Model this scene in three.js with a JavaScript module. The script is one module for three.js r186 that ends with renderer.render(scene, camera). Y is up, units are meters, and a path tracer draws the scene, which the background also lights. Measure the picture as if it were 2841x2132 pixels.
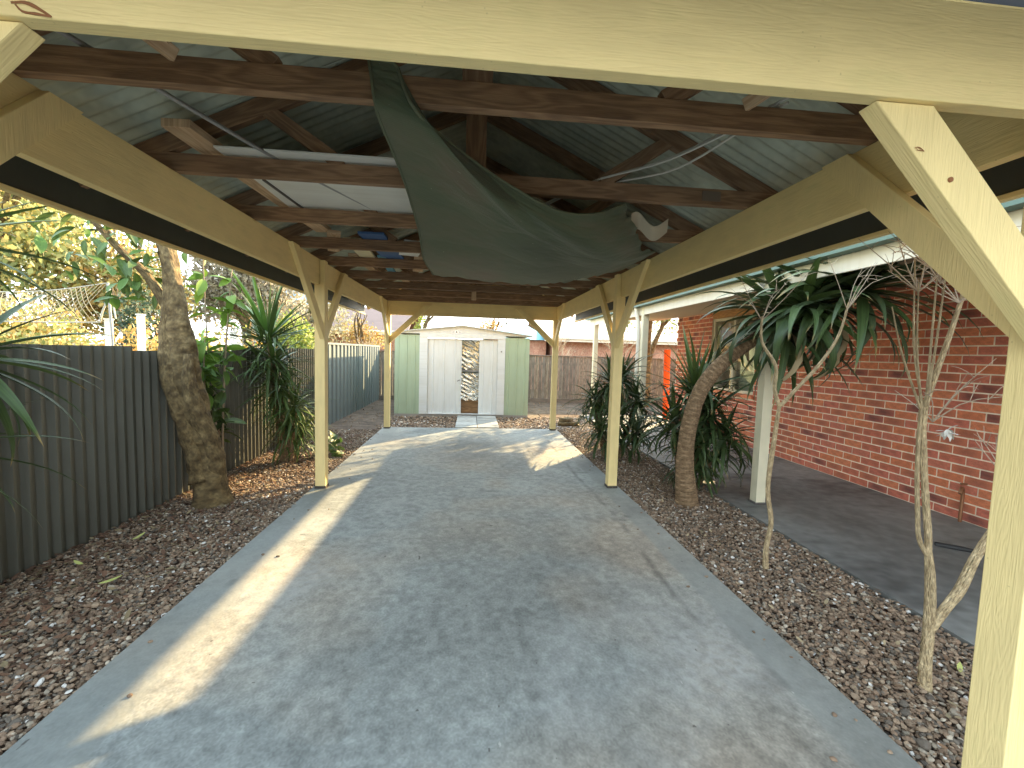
import * as THREE from 'three';
import { RoundedBoxGeometry } from 'three/addons/geometries/RoundedBoxGeometry.js';
import { mergeGeometries } from 'three/addons/utils/BufferGeometryUtils.js';

// ------------------------------------------------------------------ camera, sky, sun, exposure
const scene = new THREE.Scene();
const camera = new THREE.PerspectiveCamera(83.17, 1024 / 768, 0.05, 600);
camera.position.set(0, 1.45, 0);
camera.up.set(-0.02203, 0.99695, -0.07491);
camera.lookAt(0.09447, 1.45 - 0.07251, -0.99288);
scene.add(camera);
const SUN = new THREE.Vector3(0.617, 0.378, -0.691).normalize();
function makeSky() {
  const w = 512, h = 256, d = new Float32Array(w * h * 4), v = new THREE.Vector3();
  for (let j = 0; j < h; j++) for (let i = 0; i < w; i++) {
    const el = ((j + 0.5) / h - 0.5) * Math.PI, az = ((i + 0.5) / w - 0.5) * 2 * Math.PI;
    v.set(Math.cos(el) * Math.cos(az), Math.sin(el), Math.cos(el) * Math.sin(az));
    const t = Math.pow(Math.max(0, v.y), 0.55), c = Math.max(0, v.dot(SUN));
    const g = Math.pow(c, 5) * 0.55 + Math.pow(c, 40) * 0.9;
    const o = (j * w + i) * 4, hz = [1.04, 1.07, 1.03], ze = [0.46, 0.61, 0.76];
    for (let k = 0; k < 3; k++) d[o + k] = v.y < -0.02 ? [0.20, 0.18, 0.15][k] : hz[k] * (1 - t) + ze[k] * t + g * [1.0, 0.86, 0.62][k];
    d[o + 3] = 1;
  }
  const tx = new THREE.DataTexture(d, w, h, THREE.RGBAFormat, THREE.FloatType);
  tx.mapping = THREE.EquirectangularReflectionMapping; tx.magFilter = THREE.LinearFilter; tx.minFilter = THREE.LinearFilter; tx.needsUpdate = true;
  return tx;
}
scene.background = makeSky(); scene.environment = scene.background;
const sun = new THREE.DirectionalLight(new THREE.Color().setRGB(1, 0.72, 0.37), 4.0);
sun.position.copy(SUN).multiplyScalar(40).add(new THREE.Vector3(0, 0, -5)); sun.target.position.set(0, 0, -5);
sun.castShadow = true; sun.shadow.mapSize.set(4096, 4096); sun.shadow.bias = -0.0004;
Object.assign(sun.shadow.camera, { left: -18, right: 18, top: 18, bottom: -18, near: 1, far: 90 });
scene.add(sun, sun.target);
const renderer = new THREE.WebGLRenderer({ antialias: true });
renderer.toneMapping = THREE.LinearToneMapping; renderer.toneMappingExposure = 5.0; renderer.shadowMap.enabled = true;

// ------------------------------------------------------------------ helpers
function mulberry(a) { return () => { a = (a + 0x6d2b79f5) | 0; let t = Math.imul(a ^ (a >>> 15), 1 | a); t = (t + Math.imul(t ^ (t >>> 7), 61 | t)) ^ t; return ((t ^ (t >>> 14)) >>> 0) / 4294967296; }; }
const rnd = mulberry(7), R = (a, b) => a + (b - a) * rnd(), V = (x, y, z) => new THREE.Vector3(x, y, z), lerp = (a, b, t) => a + (b - a) * t, clamp = (x, a = 0, b = 1) => Math.min(b, Math.max(a, x)), sstep = (a, b, x) => { const t = clamp((x - a) / (b - a)); return t * t * (3 - 2 * t); };
const taken = new Map();
function numbered(n) { const k = taken.get(n) || 0; taken.set(n, k + 1); return k ? n + '_' + String(k).padStart(3, '0') : n; }
function tag(o, label, category, group, kind) { if (label) o.userData.label = label; if (category) o.userData.category = category; if (group) o.userData.group = group; if (kind) o.userData.kind = kind; return o; }
function thing(name, label, category, group) { const o = new THREE.Group(); o.name = numbered(name); scene.add(o); return tag(o, label, category, group); }
function part(parent, name, geo, mat) { const m = new THREE.Mesh(Array.isArray(geo) ? merge(geo) : geo, mat); m.name = parent === scene ? numbered(name) : name; m.castShadow = m.receiveShadow = true; parent.add(m); return m; }
function sub(parent, name) { const g = new THREE.Group(); g.name = name; parent.add(g); return g; }
function solo(name, geo, mat, label, category, group, kind) { return tag(part(scene, name, geo, mat), label, category, group, kind); }
function struct(name, geo, mat) { return tag(part(scene, name, geo, mat), null, null, null, 'structure'); }
function rebase(g, x, y, z) { for (const c of g.children) c.position.sub(V(x, y, z)); g.position.set(x, y, z); return g; }
function baseMesh(m, x, y, z) { m.geometry.translate(-x, -y, -z); m.position.set(x, y, z); return m; }
function flat(g) { const o = g.index ? g.toNonIndexed() : g; for (const k of Object.keys(o.attributes)) if (!['position', 'normal', 'uv', 'color'].includes(k)) o.deleteAttribute(k); return o; }
function merge(list) { return mergeGeometries(list.map(flat)); }
// uv in metres; u follows the axis called long
function muv(g0, long = 'x', off = 0) {
  const g = flat(g0), p = g.attributes.position, n = g.attributes.normal, uv = new Float32Array(p.count * 2), L = 'xyz'.indexOf(long);
  for (let i = 0; i < p.count; i += 3) {
    const a = [0, 0, 0]; for (let j = 0; j < 3; j++) { a[0] += Math.abs(n.getX(i + j)); a[1] += Math.abs(n.getY(i + j)); a[2] += Math.abs(n.getZ(i + j)); }
    const d = a.indexOf(Math.max(...a)); let ua, va;
    if (d === L) { ua = (L + 1) % 3; va = (L + 2) % 3; } else { ua = L; va = 3 - L - d; }
    for (let j = 0; j < 3; j++) { uv[(i + j) * 2] = p.getComponent(i + j, ua) + off; uv[(i + j) * 2 + 1] = p.getComponent(i + j, va) + off * 0.37; }
  }
  g.setAttribute('uv', new THREE.BufferAttribute(uv, 2)); return g;
}
function box(w, h, d, x, y, z, r = 0, long) {
  const m = Math.min(w, h, d), g = r > 0 ? new RoundedBoxGeometry(w, h, d, 1, Math.min(r, m * 0.45)) : new THREE.BoxGeometry(w, h, d);
  const ax = long || (w >= h && w >= d ? 'x' : h >= d ? 'y' : 'z');
  return muv(g, ax, rnd() * 7).translate(x, y, z);
}
function bb(x0, x1, y0, y1, z0, z1, r = 0, long) { return box(x1 - x0, y1 - y0, z1 - z0, (x0 + x1) / 2, (y0 + y1) / 2, (z0 + z1) / 2, r, long); }
// bar from p to q; w is its width across "side", h the other way
function bar(p, q, w, h, r = 0.003, side = V(0, 0, 1)) {
  const d = q.clone().sub(p), L = d.length(); d.normalize();
  const z = side.clone().addScaledVector(d, -side.dot(d)).normalize(), y = z.clone().cross(d);
  const g = muv(r > 0 ? new RoundedBoxGeometry(L, h, w, 1, Math.min(r, Math.min(w, h) * 0.45)) : new THREE.BoxGeometry(L, h, w), 'x', rnd() * 7);
  return g.applyMatrix4(new THREE.Matrix4().makeBasis(d, y, z).setPosition(p.clone().add(q).multiplyScalar(0.5)));
}
// lathe-like limb along points with radii
function limb(pts, rad, sides = 8, seg = 14, rough = 0, seed = 1) {
  const c = new THREE.CatmullRomCurve3(pts), P = [], U = [], I = [], N = rough ? seg : seg;
  const fr = c.computeFrenetFrames(N, false);
  for (let i = 0; i <= N; i++) {
    const t = i / N, o = c.getPointAt(t), k = t * (rad.length - 1), a = Math.floor(Math.min(k, rad.length - 1.0001)), r0 = rad.length > 1 ? lerp(rad[a], rad[a + 1], k - a) : rad[0];
    for (let j = 0; j <= sides; j++) {
      const th = (j % sides) / sides * 2 * Math.PI, q = r0 * (1 + rough * (nz(th * 1.3 + seed * 9, i * 0.55 + seed) - 0.5) * 2 + rough * 0.5 * Math.sin(th * 3 + i * 0.2 + seed));
      const v = o.clone().addScaledVector(fr.normals[i], Math.cos(th) * q).addScaledVector(fr.binormals[i], Math.sin(th) * q);
      P.push(v.x, v.y, v.z); U.push(j / sides * 2 * Math.PI * 0.1, t * c.getLength());
    }
  }
  for (let i = 0; i < N; i++) for (let j = 0; j < sides; j++) { const a = i * (sides + 1) + j, b = a + sides + 1; I.push(a, b, a + 1, b, b + 1, a + 1); }
  const e = P.length / 3; for (const i of [0, N]) { const o = c.getPointAt(i / N); P.push(o.x, o.y, o.z); U.push(0, 0); }
  for (let j = 0; j < sides; j++) { I.push(e, j, j + 1); const b = N * (sides + 1); I.push(e + 1, b + j + 1, b + j); }
  const g = new THREE.BufferGeometry(); g.setAttribute('position', new THREE.Float32BufferAttribute(P, 3)); g.setAttribute('uv', new THREE.Float32BufferAttribute(U, 2)); g.setIndex(I); g.computeVertexNormals(); return g;
}
// value noise
const HT = new Float32Array(65536); { const r = mulberry(99); for (let i = 0; i < 65536; i++) HT[i] = r(); }
function nz(x, y, per = 256) {
  const xi = Math.floor(x), yi = Math.floor(y), fx = x - xi, fy = y - yi, u = fx * fx * (3 - 2 * fx), v = fy * fy * (3 - 2 * fy), m = (a) => ((a % per) + per) % per;
  const h = (a, b) => HT[(m(a) * 251 + m(b) * 131 + 17 * per) & 65535];
  return lerp(lerp(h(xi, yi), h(xi + 1, yi), u), lerp(h(xi, yi + 1), h(xi + 1, yi + 1), u), v);
}
function fbm(x, y, o = 5, per = 256) { let s = 0, a = 0.5, t = 0; for (let i = 0; i < o; i++) { s += a * nz(x, y, per); t += a; a *= 0.5; x = x * 2 + 0; y = y * 2 + 0; per *= 2; } return s / t; }
function tex(w, h, f, sx = 1, sy = 1, srgb = true, nearest) {     // f(u,v)->[r,g,b] 0..1 sRGB ; sx,sy repeats per metre
  const d = new Uint8Array(w * h * 4);
  for (let j = 0; j < h; j++) for (let i = 0; i < w; i++) { const c = f(i / w, j / h), o = (j * w + i) * 4; d[o] = clamp(c[0]) * 255; d[o + 1] = clamp(c[1]) * 255; d[o + 2] = clamp(c[2]) * 255; d[o + 3] = 255; }
  const t = new THREE.DataTexture(d, w, h); t.wrapS = t.wrapT = THREE.MirroredRepeatWrapping; t.magFilter = THREE.LinearFilter; t.minFilter = THREE.LinearMipmapLinearFilter; t.generateMipmaps = true; t.repeat.set(sx, sy);
  if (srgb) t.colorSpace = THREE.SRGBColorSpace; t.needsUpdate = true; return t;
}
const mix3 = (a, b, t) => [lerp(a[0], b[0], t), lerp(a[1], b[1], t), lerp(a[2], b[2], t)], mul3 = (a, k) => [a[0] * k, a[1] * k, a[2] * k];
const std = (o) => new THREE.MeshStandardMaterial({ roughness: 0.8, ...o });
const lin = (r, g, b) => new THREE.Color().setRGB(r, g, b);

// ------------------------------------------------------------------ materials
const grainBump = tex(512, 256, (u, v) => { const w = fbm(u * 4, v * 20, 4, 4) * 3, g = 0.5 + 0.5 * Math.sin((v * 40 + w * 9) * 2), k = g * 0.5 + fbm(u * 16, v * 120, 3, 16) * 0.5; return [k, k, k]; }, 0.7, 2.4, false);
const creamMap = tex(512, 256, (u, v) => {
  const b = fbm(u * 8, v * 12, 4, 8), s = fbm(u * 32, v * 48, 2, 32); let c = mul3([0.95, 0.858, 0.61], 0.93 + 0.09 * b);
  const sp = nz(u * 200, v * 130, 200); if (sp > 0.975 && s > 0.56) c = mix3(c, [0.50, 0.42, 0.28], 0.5 * nz(u * 31, v * 17, 31)); const gr = fbm(u * 6, v * 90, 3, 96); if (gr > 0.64) c = mix3(c, [0.78, 0.70, 0.47], (gr - 0.64) * 0.9); if (b > 0.64) c = mix3(c, [0.84, 0.78, 0.54], (b - 0.64) * 2); return c;
}, 0.8, 1.6);
const CREAM = std({ map: creamMap, bumpMap: grainBump, bumpScale: 0.0010, roughness: 0.6 });
const TRIMPAINT = std({ map: tex(256, 256, (u, v) => { const b = fbm(u * 8, v * 12, 4, 8); return mul3([0.91, 0.885, 0.77], 0.93 + 0.09 * b); }, 1, 1), bumpMap: grainBump, bumpScale: 0.0007, roughness: 0.6 });
const timberMap = (base, dark, seed) => tex(512, 256, (u, v) => {
  const w = fbm(u * 3 + seed, v * 8, 3, 64) * 2.2, g = 0.5 + 0.5 * Math.sin((v * 26 + w * 7) * 2), f = fbm(u * 24, v * 180 + seed, 3, 64), k = clamp(g * 0.45 + f * 0.55); return mul3(mix3(base, dark, k), 0.85 + 0.3 * fbm(u * 6, v * 6 + seed, 3, 64));
}, 0.8, 2.2);
const TIMBER = [0, 1, 2].map((i) => std({ map: timberMap([[0.61, 0.49, 0.375], [0.56, 0.46, 0.36], [0.64, 0.51, 0.38]][i], [0.43, 0.32, 0.23], i * 5), bumpMap: grainBump, bumpScale: 0.0008, roughness: 0.78 }));
const PALEWOOD = std({ map: timberMap([0.85, 0.75, 0.62], [0.66, 0.53, 0.40], 11), bumpMap: grainBump, bumpScale: 0.0006, roughness: 0.75 });
const GREYWOOD = [0, 1, 2, 3].map((i) => std({ map: timberMap([[0.60, 0.56, 0.50], [0.54, 0.51, 0.47], [0.65, 0.59, 0.51], [0.50, 0.46, 0.42]][i], [0.36, 0.33, 0.30], i * 3 + 20), roughness: 0.9 }));
const galvMap = tex(512, 512, (u, v) => { const a = fbm(u * 10, v * 10, 4, 10), b = nz(u * 60, v * 60, 60), s = fbm(u * 3, v * 3, 3, 3); let c = mul3([0.70, 0.72, 0.65], 0.78 + 0.30 * a + 0.08 * b); if (s > 0.6) c = mix3(c, [0.52, 0.47, 0.38], (s - 0.6) * 1.6); return c; }, 0.7, 0.7);
const GALV = std({ map: galvMap, metalness: 0.0, roughness: 0.62 });
const GALVR = std({ map: galvMap, color: lin(0.9, 0.9, 0.9), metalness: 0.25, roughness: 0.55 });
const noiseRough = tex(256, 256, (u, v) => { const k = 0.45 + 0.5 * fbm(u * 8, v * 8, 4, 8); return [k, k, k]; }, 1, 1, false);
const dirtyPaint = (rgb, dirt, amt = 0.5, s = 1) => tex(256, 256, (u, v) => { const a = fbm(u * 6, v * 3, 5, 6), st = fbm(u * 40, v * 2.0, 3, 40); let c = mul3(rgb, 0.94 + 0.1 * a); c = mix3(c, dirt, amt * clamp((a - 0.5) * 2.2)); return mix3(c, dirt, amt * 0.5 * clamp((st - 0.55) * 2.5)); }, s, s);

// concrete slab with stains, trowelled margins and scuffs; covers x -1.6..1.652, z -8.15..1.85
const SX0 = -1.6, SX1 = 1.652, SZ0 = -8.15, SZ1 = 1.85;
const slabMap = tex(1024, 2048, (u, v) => {
  const x = lerp(SX0, SX1, u), z = lerp(SZ1, SZ0, v), xx = x + 20, zz = z + 40;
  const big = fbm(xx * 0.55, zz * 0.5, 4), mid = fbm(xx * 1.9 + 7, zz * 1.5, 5), fine = fbm(xx * 24, zz * 24, 3), sp = nz(xx * 150, zz * 150);
  let k = 0.585 + (big - 0.5) * 0.20 + (mid - 0.5) * 0.15 + (fine - 0.5) * 0.17 + (sp - 0.5) * 0.10;
  let c = [k * 0.965, k * 1.0, k * 0.985];
  const br = fbm(xx * 0.8 + 50, zz * 0.8 + 9, 4); if (br > 0.52) c = mix3(c, [k * 1.12, k * 1.02, k * 0.90], clamp((br - 0.50) * 4) * 0.7);
  const wh = fbm(xx * 1.4 + 3, zz * 1.1 + 60, 5); if (wh > 0.60) c = mix3(c, [0.70, 0.71, 0.71], clamp((wh - 0.60) * 5) * (0.2 + 0.5 * nz(xx * 40, zz * 40)));
  const lm = 1 - sstep(0.27, 0.31, x - SX0 + 0.03 * (mid - 0.5)), rm = 1 - sstep(0.20, 0.24, SX1 - x + 0.06 * (mid - 0.5));
  c = mix3(c, [0.55 + 0.14 * (mid - 0.5), 0.565 + 0.14 * (mid - 0.5), 0.55 + 0.14 * (mid - 0.5)], Math.max(lm, rm) * 0.6);
  const ln = Math.abs(x - (1.30 + 0.12 * (fbm(5, zz * 1.2, 4) - 0.5))), lw = fbm(xx * 3, zz * 2.2 + 4, 4); if (ln < 0.035 && lw > 0.5) c = mul3(c, 1 - 0.22 * (1 - ln / 0.035) * clamp((lw - 0.46) * 5));
  const dk = fbm(xx * 1.1 + 90, zz * 0.9 + 30, 4); if (dk > 0.56) c = mul3(c, 1 - 0.18 * clamp((dk - 0.56) * 4));
  const dr = nz(xx * 7 + 13, zz * 7 + 41); if (dr > 0.90) c = mul3(c, 1 - 1.6 * (dr - 0.90));
  const sw = nz(xx * 2.2 + 40 * nz(xx * 0.5, zz * 0.4), zz * 26 + 9); if (sw > 0.88 && mid > 0.5) c = mix3(c, [0.74, 0.74, 0.72], (sw - 0.88) * 2.2);
  if (nz(xx * 21, zz * 21 + 77) > 0.985) c = mix3(c, [0.25, 0.23, 0.22], 0.6);
  if (nz(xx * 30 + 31, zz * 12 + 5) > 0.988) c = mix3(c, [0.82, 0.82, 0.80], 0.5);
  return c;
}, 1, 1);
const slabBump = tex(512, 512, (u, v) => { const k = 0.5 * fbm(u * 40, v * 40, 3, 40) + 0.5 * fbm(u * 6, v * 6, 4, 6); return [k, k, k]; }, 4, 10, false);
const SLAB = std({ map: slabMap, bumpMap: slabBump, bumpScale: 0.004, roughness: 0.72 });
const plainConc = (lo, seed) => tex(1024, 1024, (u, v) => { const a = fbm(u * 4 + seed, v * 4, 5, 64), b = fbm(u * 60, v * 60 + seed, 2, 64), s = fbm(u * 14, v * 5 + seed, 4, 64); const k = lo + (a - 0.5) * 0.28 + (b - 0.5) * 0.12 - (s > 0.58 ? (s - 0.58) * 0.7 : 0); return [k * 0.99, k, k * 0.97]; }, 0.28, 0.28);
const VERANDAH = std({ map: plainConc(0.50, 3), bumpMap: slabBump, bumpScale: 0.003, roughness: 0.6 });
const DRIVE = std({ map: plainConc(0.62, 9), roughness: 0.85 });
const soilMap = (c0, c1, s) => tex(512, 512, (u, v) => { const a = fbm(u * 10, v * 10, 5, 10), b = nz(u * 120, v * 120, 120); return mul3(mix3(c0, c1, clamp(a * 1.4 - 0.2)), 0.75 + 0.4 * b); }, s, s);
const SOIL = std({ map: soilMap([0.24, 0.18, 0.14], [0.40, 0.31, 0.25], 1), roughness: 1 });
const YARD = std({ map: soilMap([0.27, 0.23, 0.13], [0.44, 0.37, 0.22], 0.4), roughness: 1 });
const PEBBLE = std({ roughness: 0.75 });

// ------------------------------------------------------------------ ground
struct('ground', muv(new THREE.PlaneGeometry(400, 400).rotateX(-Math.PI / 2).translate(0, -0.07, 0), 'x'), YARD);
{
  const g = flat(new THREE.BoxGeometry(SX1 - SX0, 0.12, SZ1 - SZ0)), p = g.attributes.position, uv = g.attributes.uv;
  for (let i = 0; i < p.count; i++) uv.setXY(i, p.getX(i) / (SX1 - SX0) + 0.5, 0.5 - p.getZ(i) / (SZ1 - SZ0));
  struct('carport_slab', g.translate((SX0 + SX1) / 2, -0.06, (SZ0 + SZ1) / 2), SLAB);
}
struct('driveway', bb(-2.6, 2.4, -0.12, -0.004, 1.87, 24, 0, 'x'), DRIVE);
struct('verandah_floor', bb(2.64, 4.66, -0.10, 0.0, -10.2, 4, 0.004, 'z'), VERANDAH);
struct('garden_bed_soil', bb(-2.8, -1.603, -0.14, -0.035, -8.1, 2.2, 0, 'z'), SOIL);
struct('garden_bed_soil', bb(1.655, 2.637, -0.14, -0.035, -10.5, 2.2, 0, 'z'), SOIL);
struct('back_yard_soil', bb(-2.8, 8, -0.16, -0.045, -13.2, -8.153, 0, 'x'), std({ map: soilMap([0.30, 0.25, 0.21], [0.50, 0.44, 0.38], 0.8), roughness: 1 }));

const pebGeo = (() => { const g = new THREE.IcosahedronGeometry(1, 1), p = g.attributes.position; for (let i = 0; i < p.count; i++) { const v = V(p.getX(i), p.getY(i), p.getZ(i)).normalize(), k = 0.78 + 0.45 * nz(v.x * 1.7 + 9, v.y * 1.7 + v.z * 2.3 + 5); p.setXYZ(i, v.x * k, v.y * k * 0.72, v.z * k); } g.computeVertexNormals(); return g; })();
const litterGeo = (() => { const g = new THREE.PlaneGeometry(1, 0.42, 4, 2).rotateX(-Math.PI / 2), p = g.attributes.position; for (let i = 0; i < p.count; i++) { const x = p.getX(i); p.setZ(i, p.getZ(i) * Math.sqrt(Math.max(0.02, 1 - 4 * x * x))); p.setY(i, 0.28 * x * x + 0.5 * p.getZ(i) * p.getZ(i)); } g.computeVertexNormals(); return g; })();
const mtx = new THREE.Matrix4(), qt = new THREE.Quaternion(), eu = new THREE.Euler(), colr = new THREE.Color();
function scatter(name, geo, mat, n, place, color, label, cat) {
  const im = new THREE.InstancedMesh(geo, mat, n); im.name = numbered(name); im.castShadow = im.receiveShadow = true;
  for (let i = 0; i < n; i++) { const [pos, rot, sc] = place(i); mtx.compose(pos, qt.setFromEuler(eu.set(...rot)), sc); im.setMatrixAt(i, mtx); im.setColorAt(i, colr.setRGB(...color(i))); }
  scene.add(im); return tag(im, label, cat, null, 'stuff');
}
const pebCol = () => { const t = rnd(), k = R(0.65, 1.2); return t < 0.40 ? [0.25 * k, 0.168 * k, 0.11 * k] : t < 0.70 ? [0.34 * k, 0.245 * k, 0.165 * k] : t < 0.85 ? [0.14 * k, 0.115 * k, 0.09 * k] : t < 0.975 ? [0.46 * k, 0.39 * k, 0.30 * k] : [0.72, 0.69, 0.64]; };
function pebbleBed(x0, x1, z0, z1, n, label, s0, s1) {
  scatter('gravel', pebGeo, PEBBLE, n, () => { const t = rnd(), z = z1 - (z1 - z0) * Math.pow(t, 1.5), s = R(s0, s1) * (rnd() < 0.05 ? R(1.4, 2.1) : 1); return [V(R(x0, x1), -0.03 + R(-0.006, 0.020), z), [R(-0.6, 0.6), R(0, 6.28), R(-0.6, 0.6)], V(s * R(0.8, 1.35), s * R(0.6, 1), s)]; }, pebCol, label, 'gravel');
}
pebbleBed(-2.77, -1.605, -8.0, 0.2, 52000, 'brown and white pebbles mulching the bed beside the dark fence', 0.0065, 0.0118);
pebbleBed(1.66, 2.635, -9.8, 0.2, 50000, 'brown and white pebbles mulching the bed beside the verandah', 0.0065, 0.0118);
pebbleBed(-1.7, 2.6, -9.7, -8.16, 5000, 'dark gravel strip in front of the garden shed', 0.012, 0.02);
scatter('gravel', pebGeo, PEBBLE, 70, () => { const q = rnd() < 0.5, s = R(0.005, 0.011), d = Math.pow(rnd(), 2.5) * 0.35; return [V(q ? -1.59 + d : 1.64 - d, 0.004, R(-7.5, -0.9)), [0, R(0, 6.28), 0], V(s * 1.2, s * 0.8, s)]; }, pebCol, 'stray pebbles kicked onto the edges of the concrete slab', 'gravel');
const LITTER = std({ roughness: 0.9, side: THREE.DoubleSide });
scatter('leaf_litter', litterGeo, LITTER, 3400, () => { const s = R(0.02, 0.06), x = -2.75 + 1.0 * Math.pow(rnd(), 1.6); return [V(x, R(-0.012, 0.006), R(-7.5, -0.9)), [R(-0.4, 0.4), R(0, 6.28), R(-0.4, 0.4)], V(s, s, s)]; }, () => { const k = R(0.5, 1.2); return rnd() < 0.8 ? [0.16 * k, 0.085 * k, 0.05 * k] : [0.26 * k, 0.20 * k, 0.11 * k]; }, 'dry brown leaf litter lying along the foot of the dark fence', 'leaf litter');
scatter('leaf_litter', litterGeo, LITTER, 520, () => { const s = R(0.015, 0.05); return [V(R(1.68, 2.62), R(-0.004, 0.010), R(-7.5, -0.9)), [R(-0.4, 0.4), R(0, 6.28), R(-0.4, 0.4)], V(s, s, s)]; }, () => { const k = R(0.6, 1.3); return rnd() < 0.7 ? [0.20 * k, 0.12 * k, 0.07 * k] : [0.38 * k, 0.30 * k, 0.18 * k]; }, 'dry leaf scraps scattered on the pebbles beside the verandah', 'leaf litter');
scatter('leaf_litter', litterGeo, LITTER, 1400, () => { const s = R(0.02, 0.07); return [V(R(-2.6, 4), R(-0.04, -0.03), R(-12.8, -8.3)), [R(-0.4, 0.4), R(0, 6.28), R(-0.4, 0.4)], V(s, s, s)]; }, () => { const k = R(0.6, 1.3); return [0.22 * k, 0.14 * k, 0.08 * k]; }, 'dry leaves strewn over bare soil round the garden shed', 'leaf litter');
// curled yellow-green fallen leaves one can pick out
{
  const lm = std({ color: lin(0.50, 0.52, 0.16), roughness: 0.7, side: THREE.DoubleSide });
  for (const [x, z, a, s] of [[-2.13, -2.72, 0.5, 0.11], [-2.42, -3.35, 1.2, 0.09], [-2.55, -1.95, 0.4, 0.10], [-2.2, -1.62, 2.0, 0.08], [-2.38, -2.25, 0.9, 0.09], [-1.85, -1.7, 2.4, 0.07], [-2.5, -2.95, 2.8, 0.08], [2.35, -1.75, 0.7, 0.07]]) {
    const m = solo('fallen_leaf', litterGeo, lm, x > 0 ? 'pale green fallen leaf on the pebbles beside the verandah' : 'curled yellow-green fallen leaf lying on pebbles near the dark fence', 'leaf', x > 0 ? null : 'fallen leaves on the left pebble bed');
    m.position.set(x, 0.012, z); m.rotation.set(0.1, a, 0.15); m.scale.set(s, s * 1.3, s * 0.7);
  }
}

// ------------------------------------------------------------------ carport
const carport = thing('carport', 'cream timber carport with brown roof trusses and corrugated metal roof', 'carport');
const XL = -1.52, XR = 1.566, ZN = -1.05, ZM = -4.571, ZF = -8.063, YB = 2.07, YT = 2.32, SL = 0.47;
const YR = (x) => 2.38 + (1.62 - Math.abs(x)) * SL;        // underside of the rafters
for (const x of [XL, XR]) for (const z of [ZN, ZM, ZF]) {
  const s = Math.sign(x), p = part(carport, 'post', [bb(x - 0.05, x + 0.05, 0.0, YB, z - 0.05, z + 0.05, 0.004, 'y'), bb(s > 0 ? x - 0.05 : x + 0.003, s > 0 ? x - 0.003 : x + 0.05, YB - 0.002, YT - 0.01, z - 0.048, z + 0.048, 0.003, 'y')], CREAM);
  part(p, 'base_bracket', bb(x - 0.056, x + 0.056, 0.0, 0.025, z - 0.056, z + 0.056, 0.003), std({ color: lin(0.08, 0.07, 0.06), roughness: 0.7, metalness: 0.4 }));
}
// side beams, in two lengths butted over the middle posts
for (const x of [XL, XR]) { const s = Math.sign(x); part(carport, 'side_beam', bb(s > 0 ? x : x - 0.045, s > 0 ? x + 0.045 : x, YB, YT, ZM + 0.001, -1.012, 0.004, 'z'), CREAM); part(carport, 'side_beam', bb(s > 0 ? x + 0.001 : x - 0.046, s > 0 ? x + 0.046 : x - 0.001, YB + 0.002, YT - 0.002, -8.03, ZM - 0.001, 0.004, 'z'), CREAM); }
part(carport, 'front_beam', bb(-2.0, 2.0, YB, 2.295, -1.010, -0.970, 0.004, 'x'), CREAM);
part(carport, 'rear_beam', bb(-1.62, 1.66, YB, YT, -8.085, -8.035, 0.004, 'x'), CREAM);
// braces: cut level at the top and plumb against the post; a runs along the given axis from the post face outwards (dir)
function braceGeo(a0, dir, y0, y1, run, wid, th, axis, at) {
  const L = Math.hypot(run, y1 - y0), sl = (y1 - y0) / run, dv = wid * L / run, dh = wid * L / (y1 - y0);
  const sh = new THREE.Shape([new THREE.Vector2(0, y0 - dv / 2), new THREE.Vector2(0, y0 + dv / 2), new THREE.Vector2(run - dh / 2, y1), new THREE.Vector2(run + dh / 2, y1)]);
  const g = muv(new THREE.ExtrudeGeometry(sh, { depth: th - 0.004, bevelEnabled: true, bevelSize: 0.002, bevelThickness: 0.002, bevelSegments: 1 }).translate(0, 0, -(th - 0.004) / 2), 'y', rnd() * 5);
  const m = new THREE.Matrix4();
  if (axis === 'x') dir > 0 ? m.makeBasis(V(1, 0, 0), V(0, 1, 0), V(0, 0, 1)).setPosition(a0, 0, at) : m.makeBasis(V(-1, 0, 0), V(0, 1, 0), V(0, 0, -1)).setPosition(a0, 0, at);
  else dir > 0 ? m.makeBasis(V(0, 0, 1), V(0, 1, 0), V(-1, 0, 0)).setPosition(at, 0, a0) : m.makeBasis(V(0, 0, -1), V(0, 1, 0), V(1, 0, 0)).setPosition(at, 0, a0);
  return g.applyMatrix4(m);
}
for (const x of [XL, XR]) {
  const xi = x - Math.sign(x) * 0.0225;
  const s = Math.sign(x);
  for (const [z, d] of [[ZN, -1], [ZM, 1], [ZM, -1], [ZF, 1]]) part(carport, 'brace', braceGeo(z + d * 0.051, d, 1.60, 2.305, 0.68, 0.095, 0.042, 'z', xi), CREAM);
  part(carport, 'brace', braceGeo(x - s * 0.051, -s, 1.55, 2.067, 0.50, 0.105, 0.05, 'x', -1.01), CREAM);
  part(carport, 'brace', braceGeo(x - s * 0.051, -s, 1.62, 2.25, 0.66, 0.09, 0.042, 'x', ZF + 0.052), CREAM);
}
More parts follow.
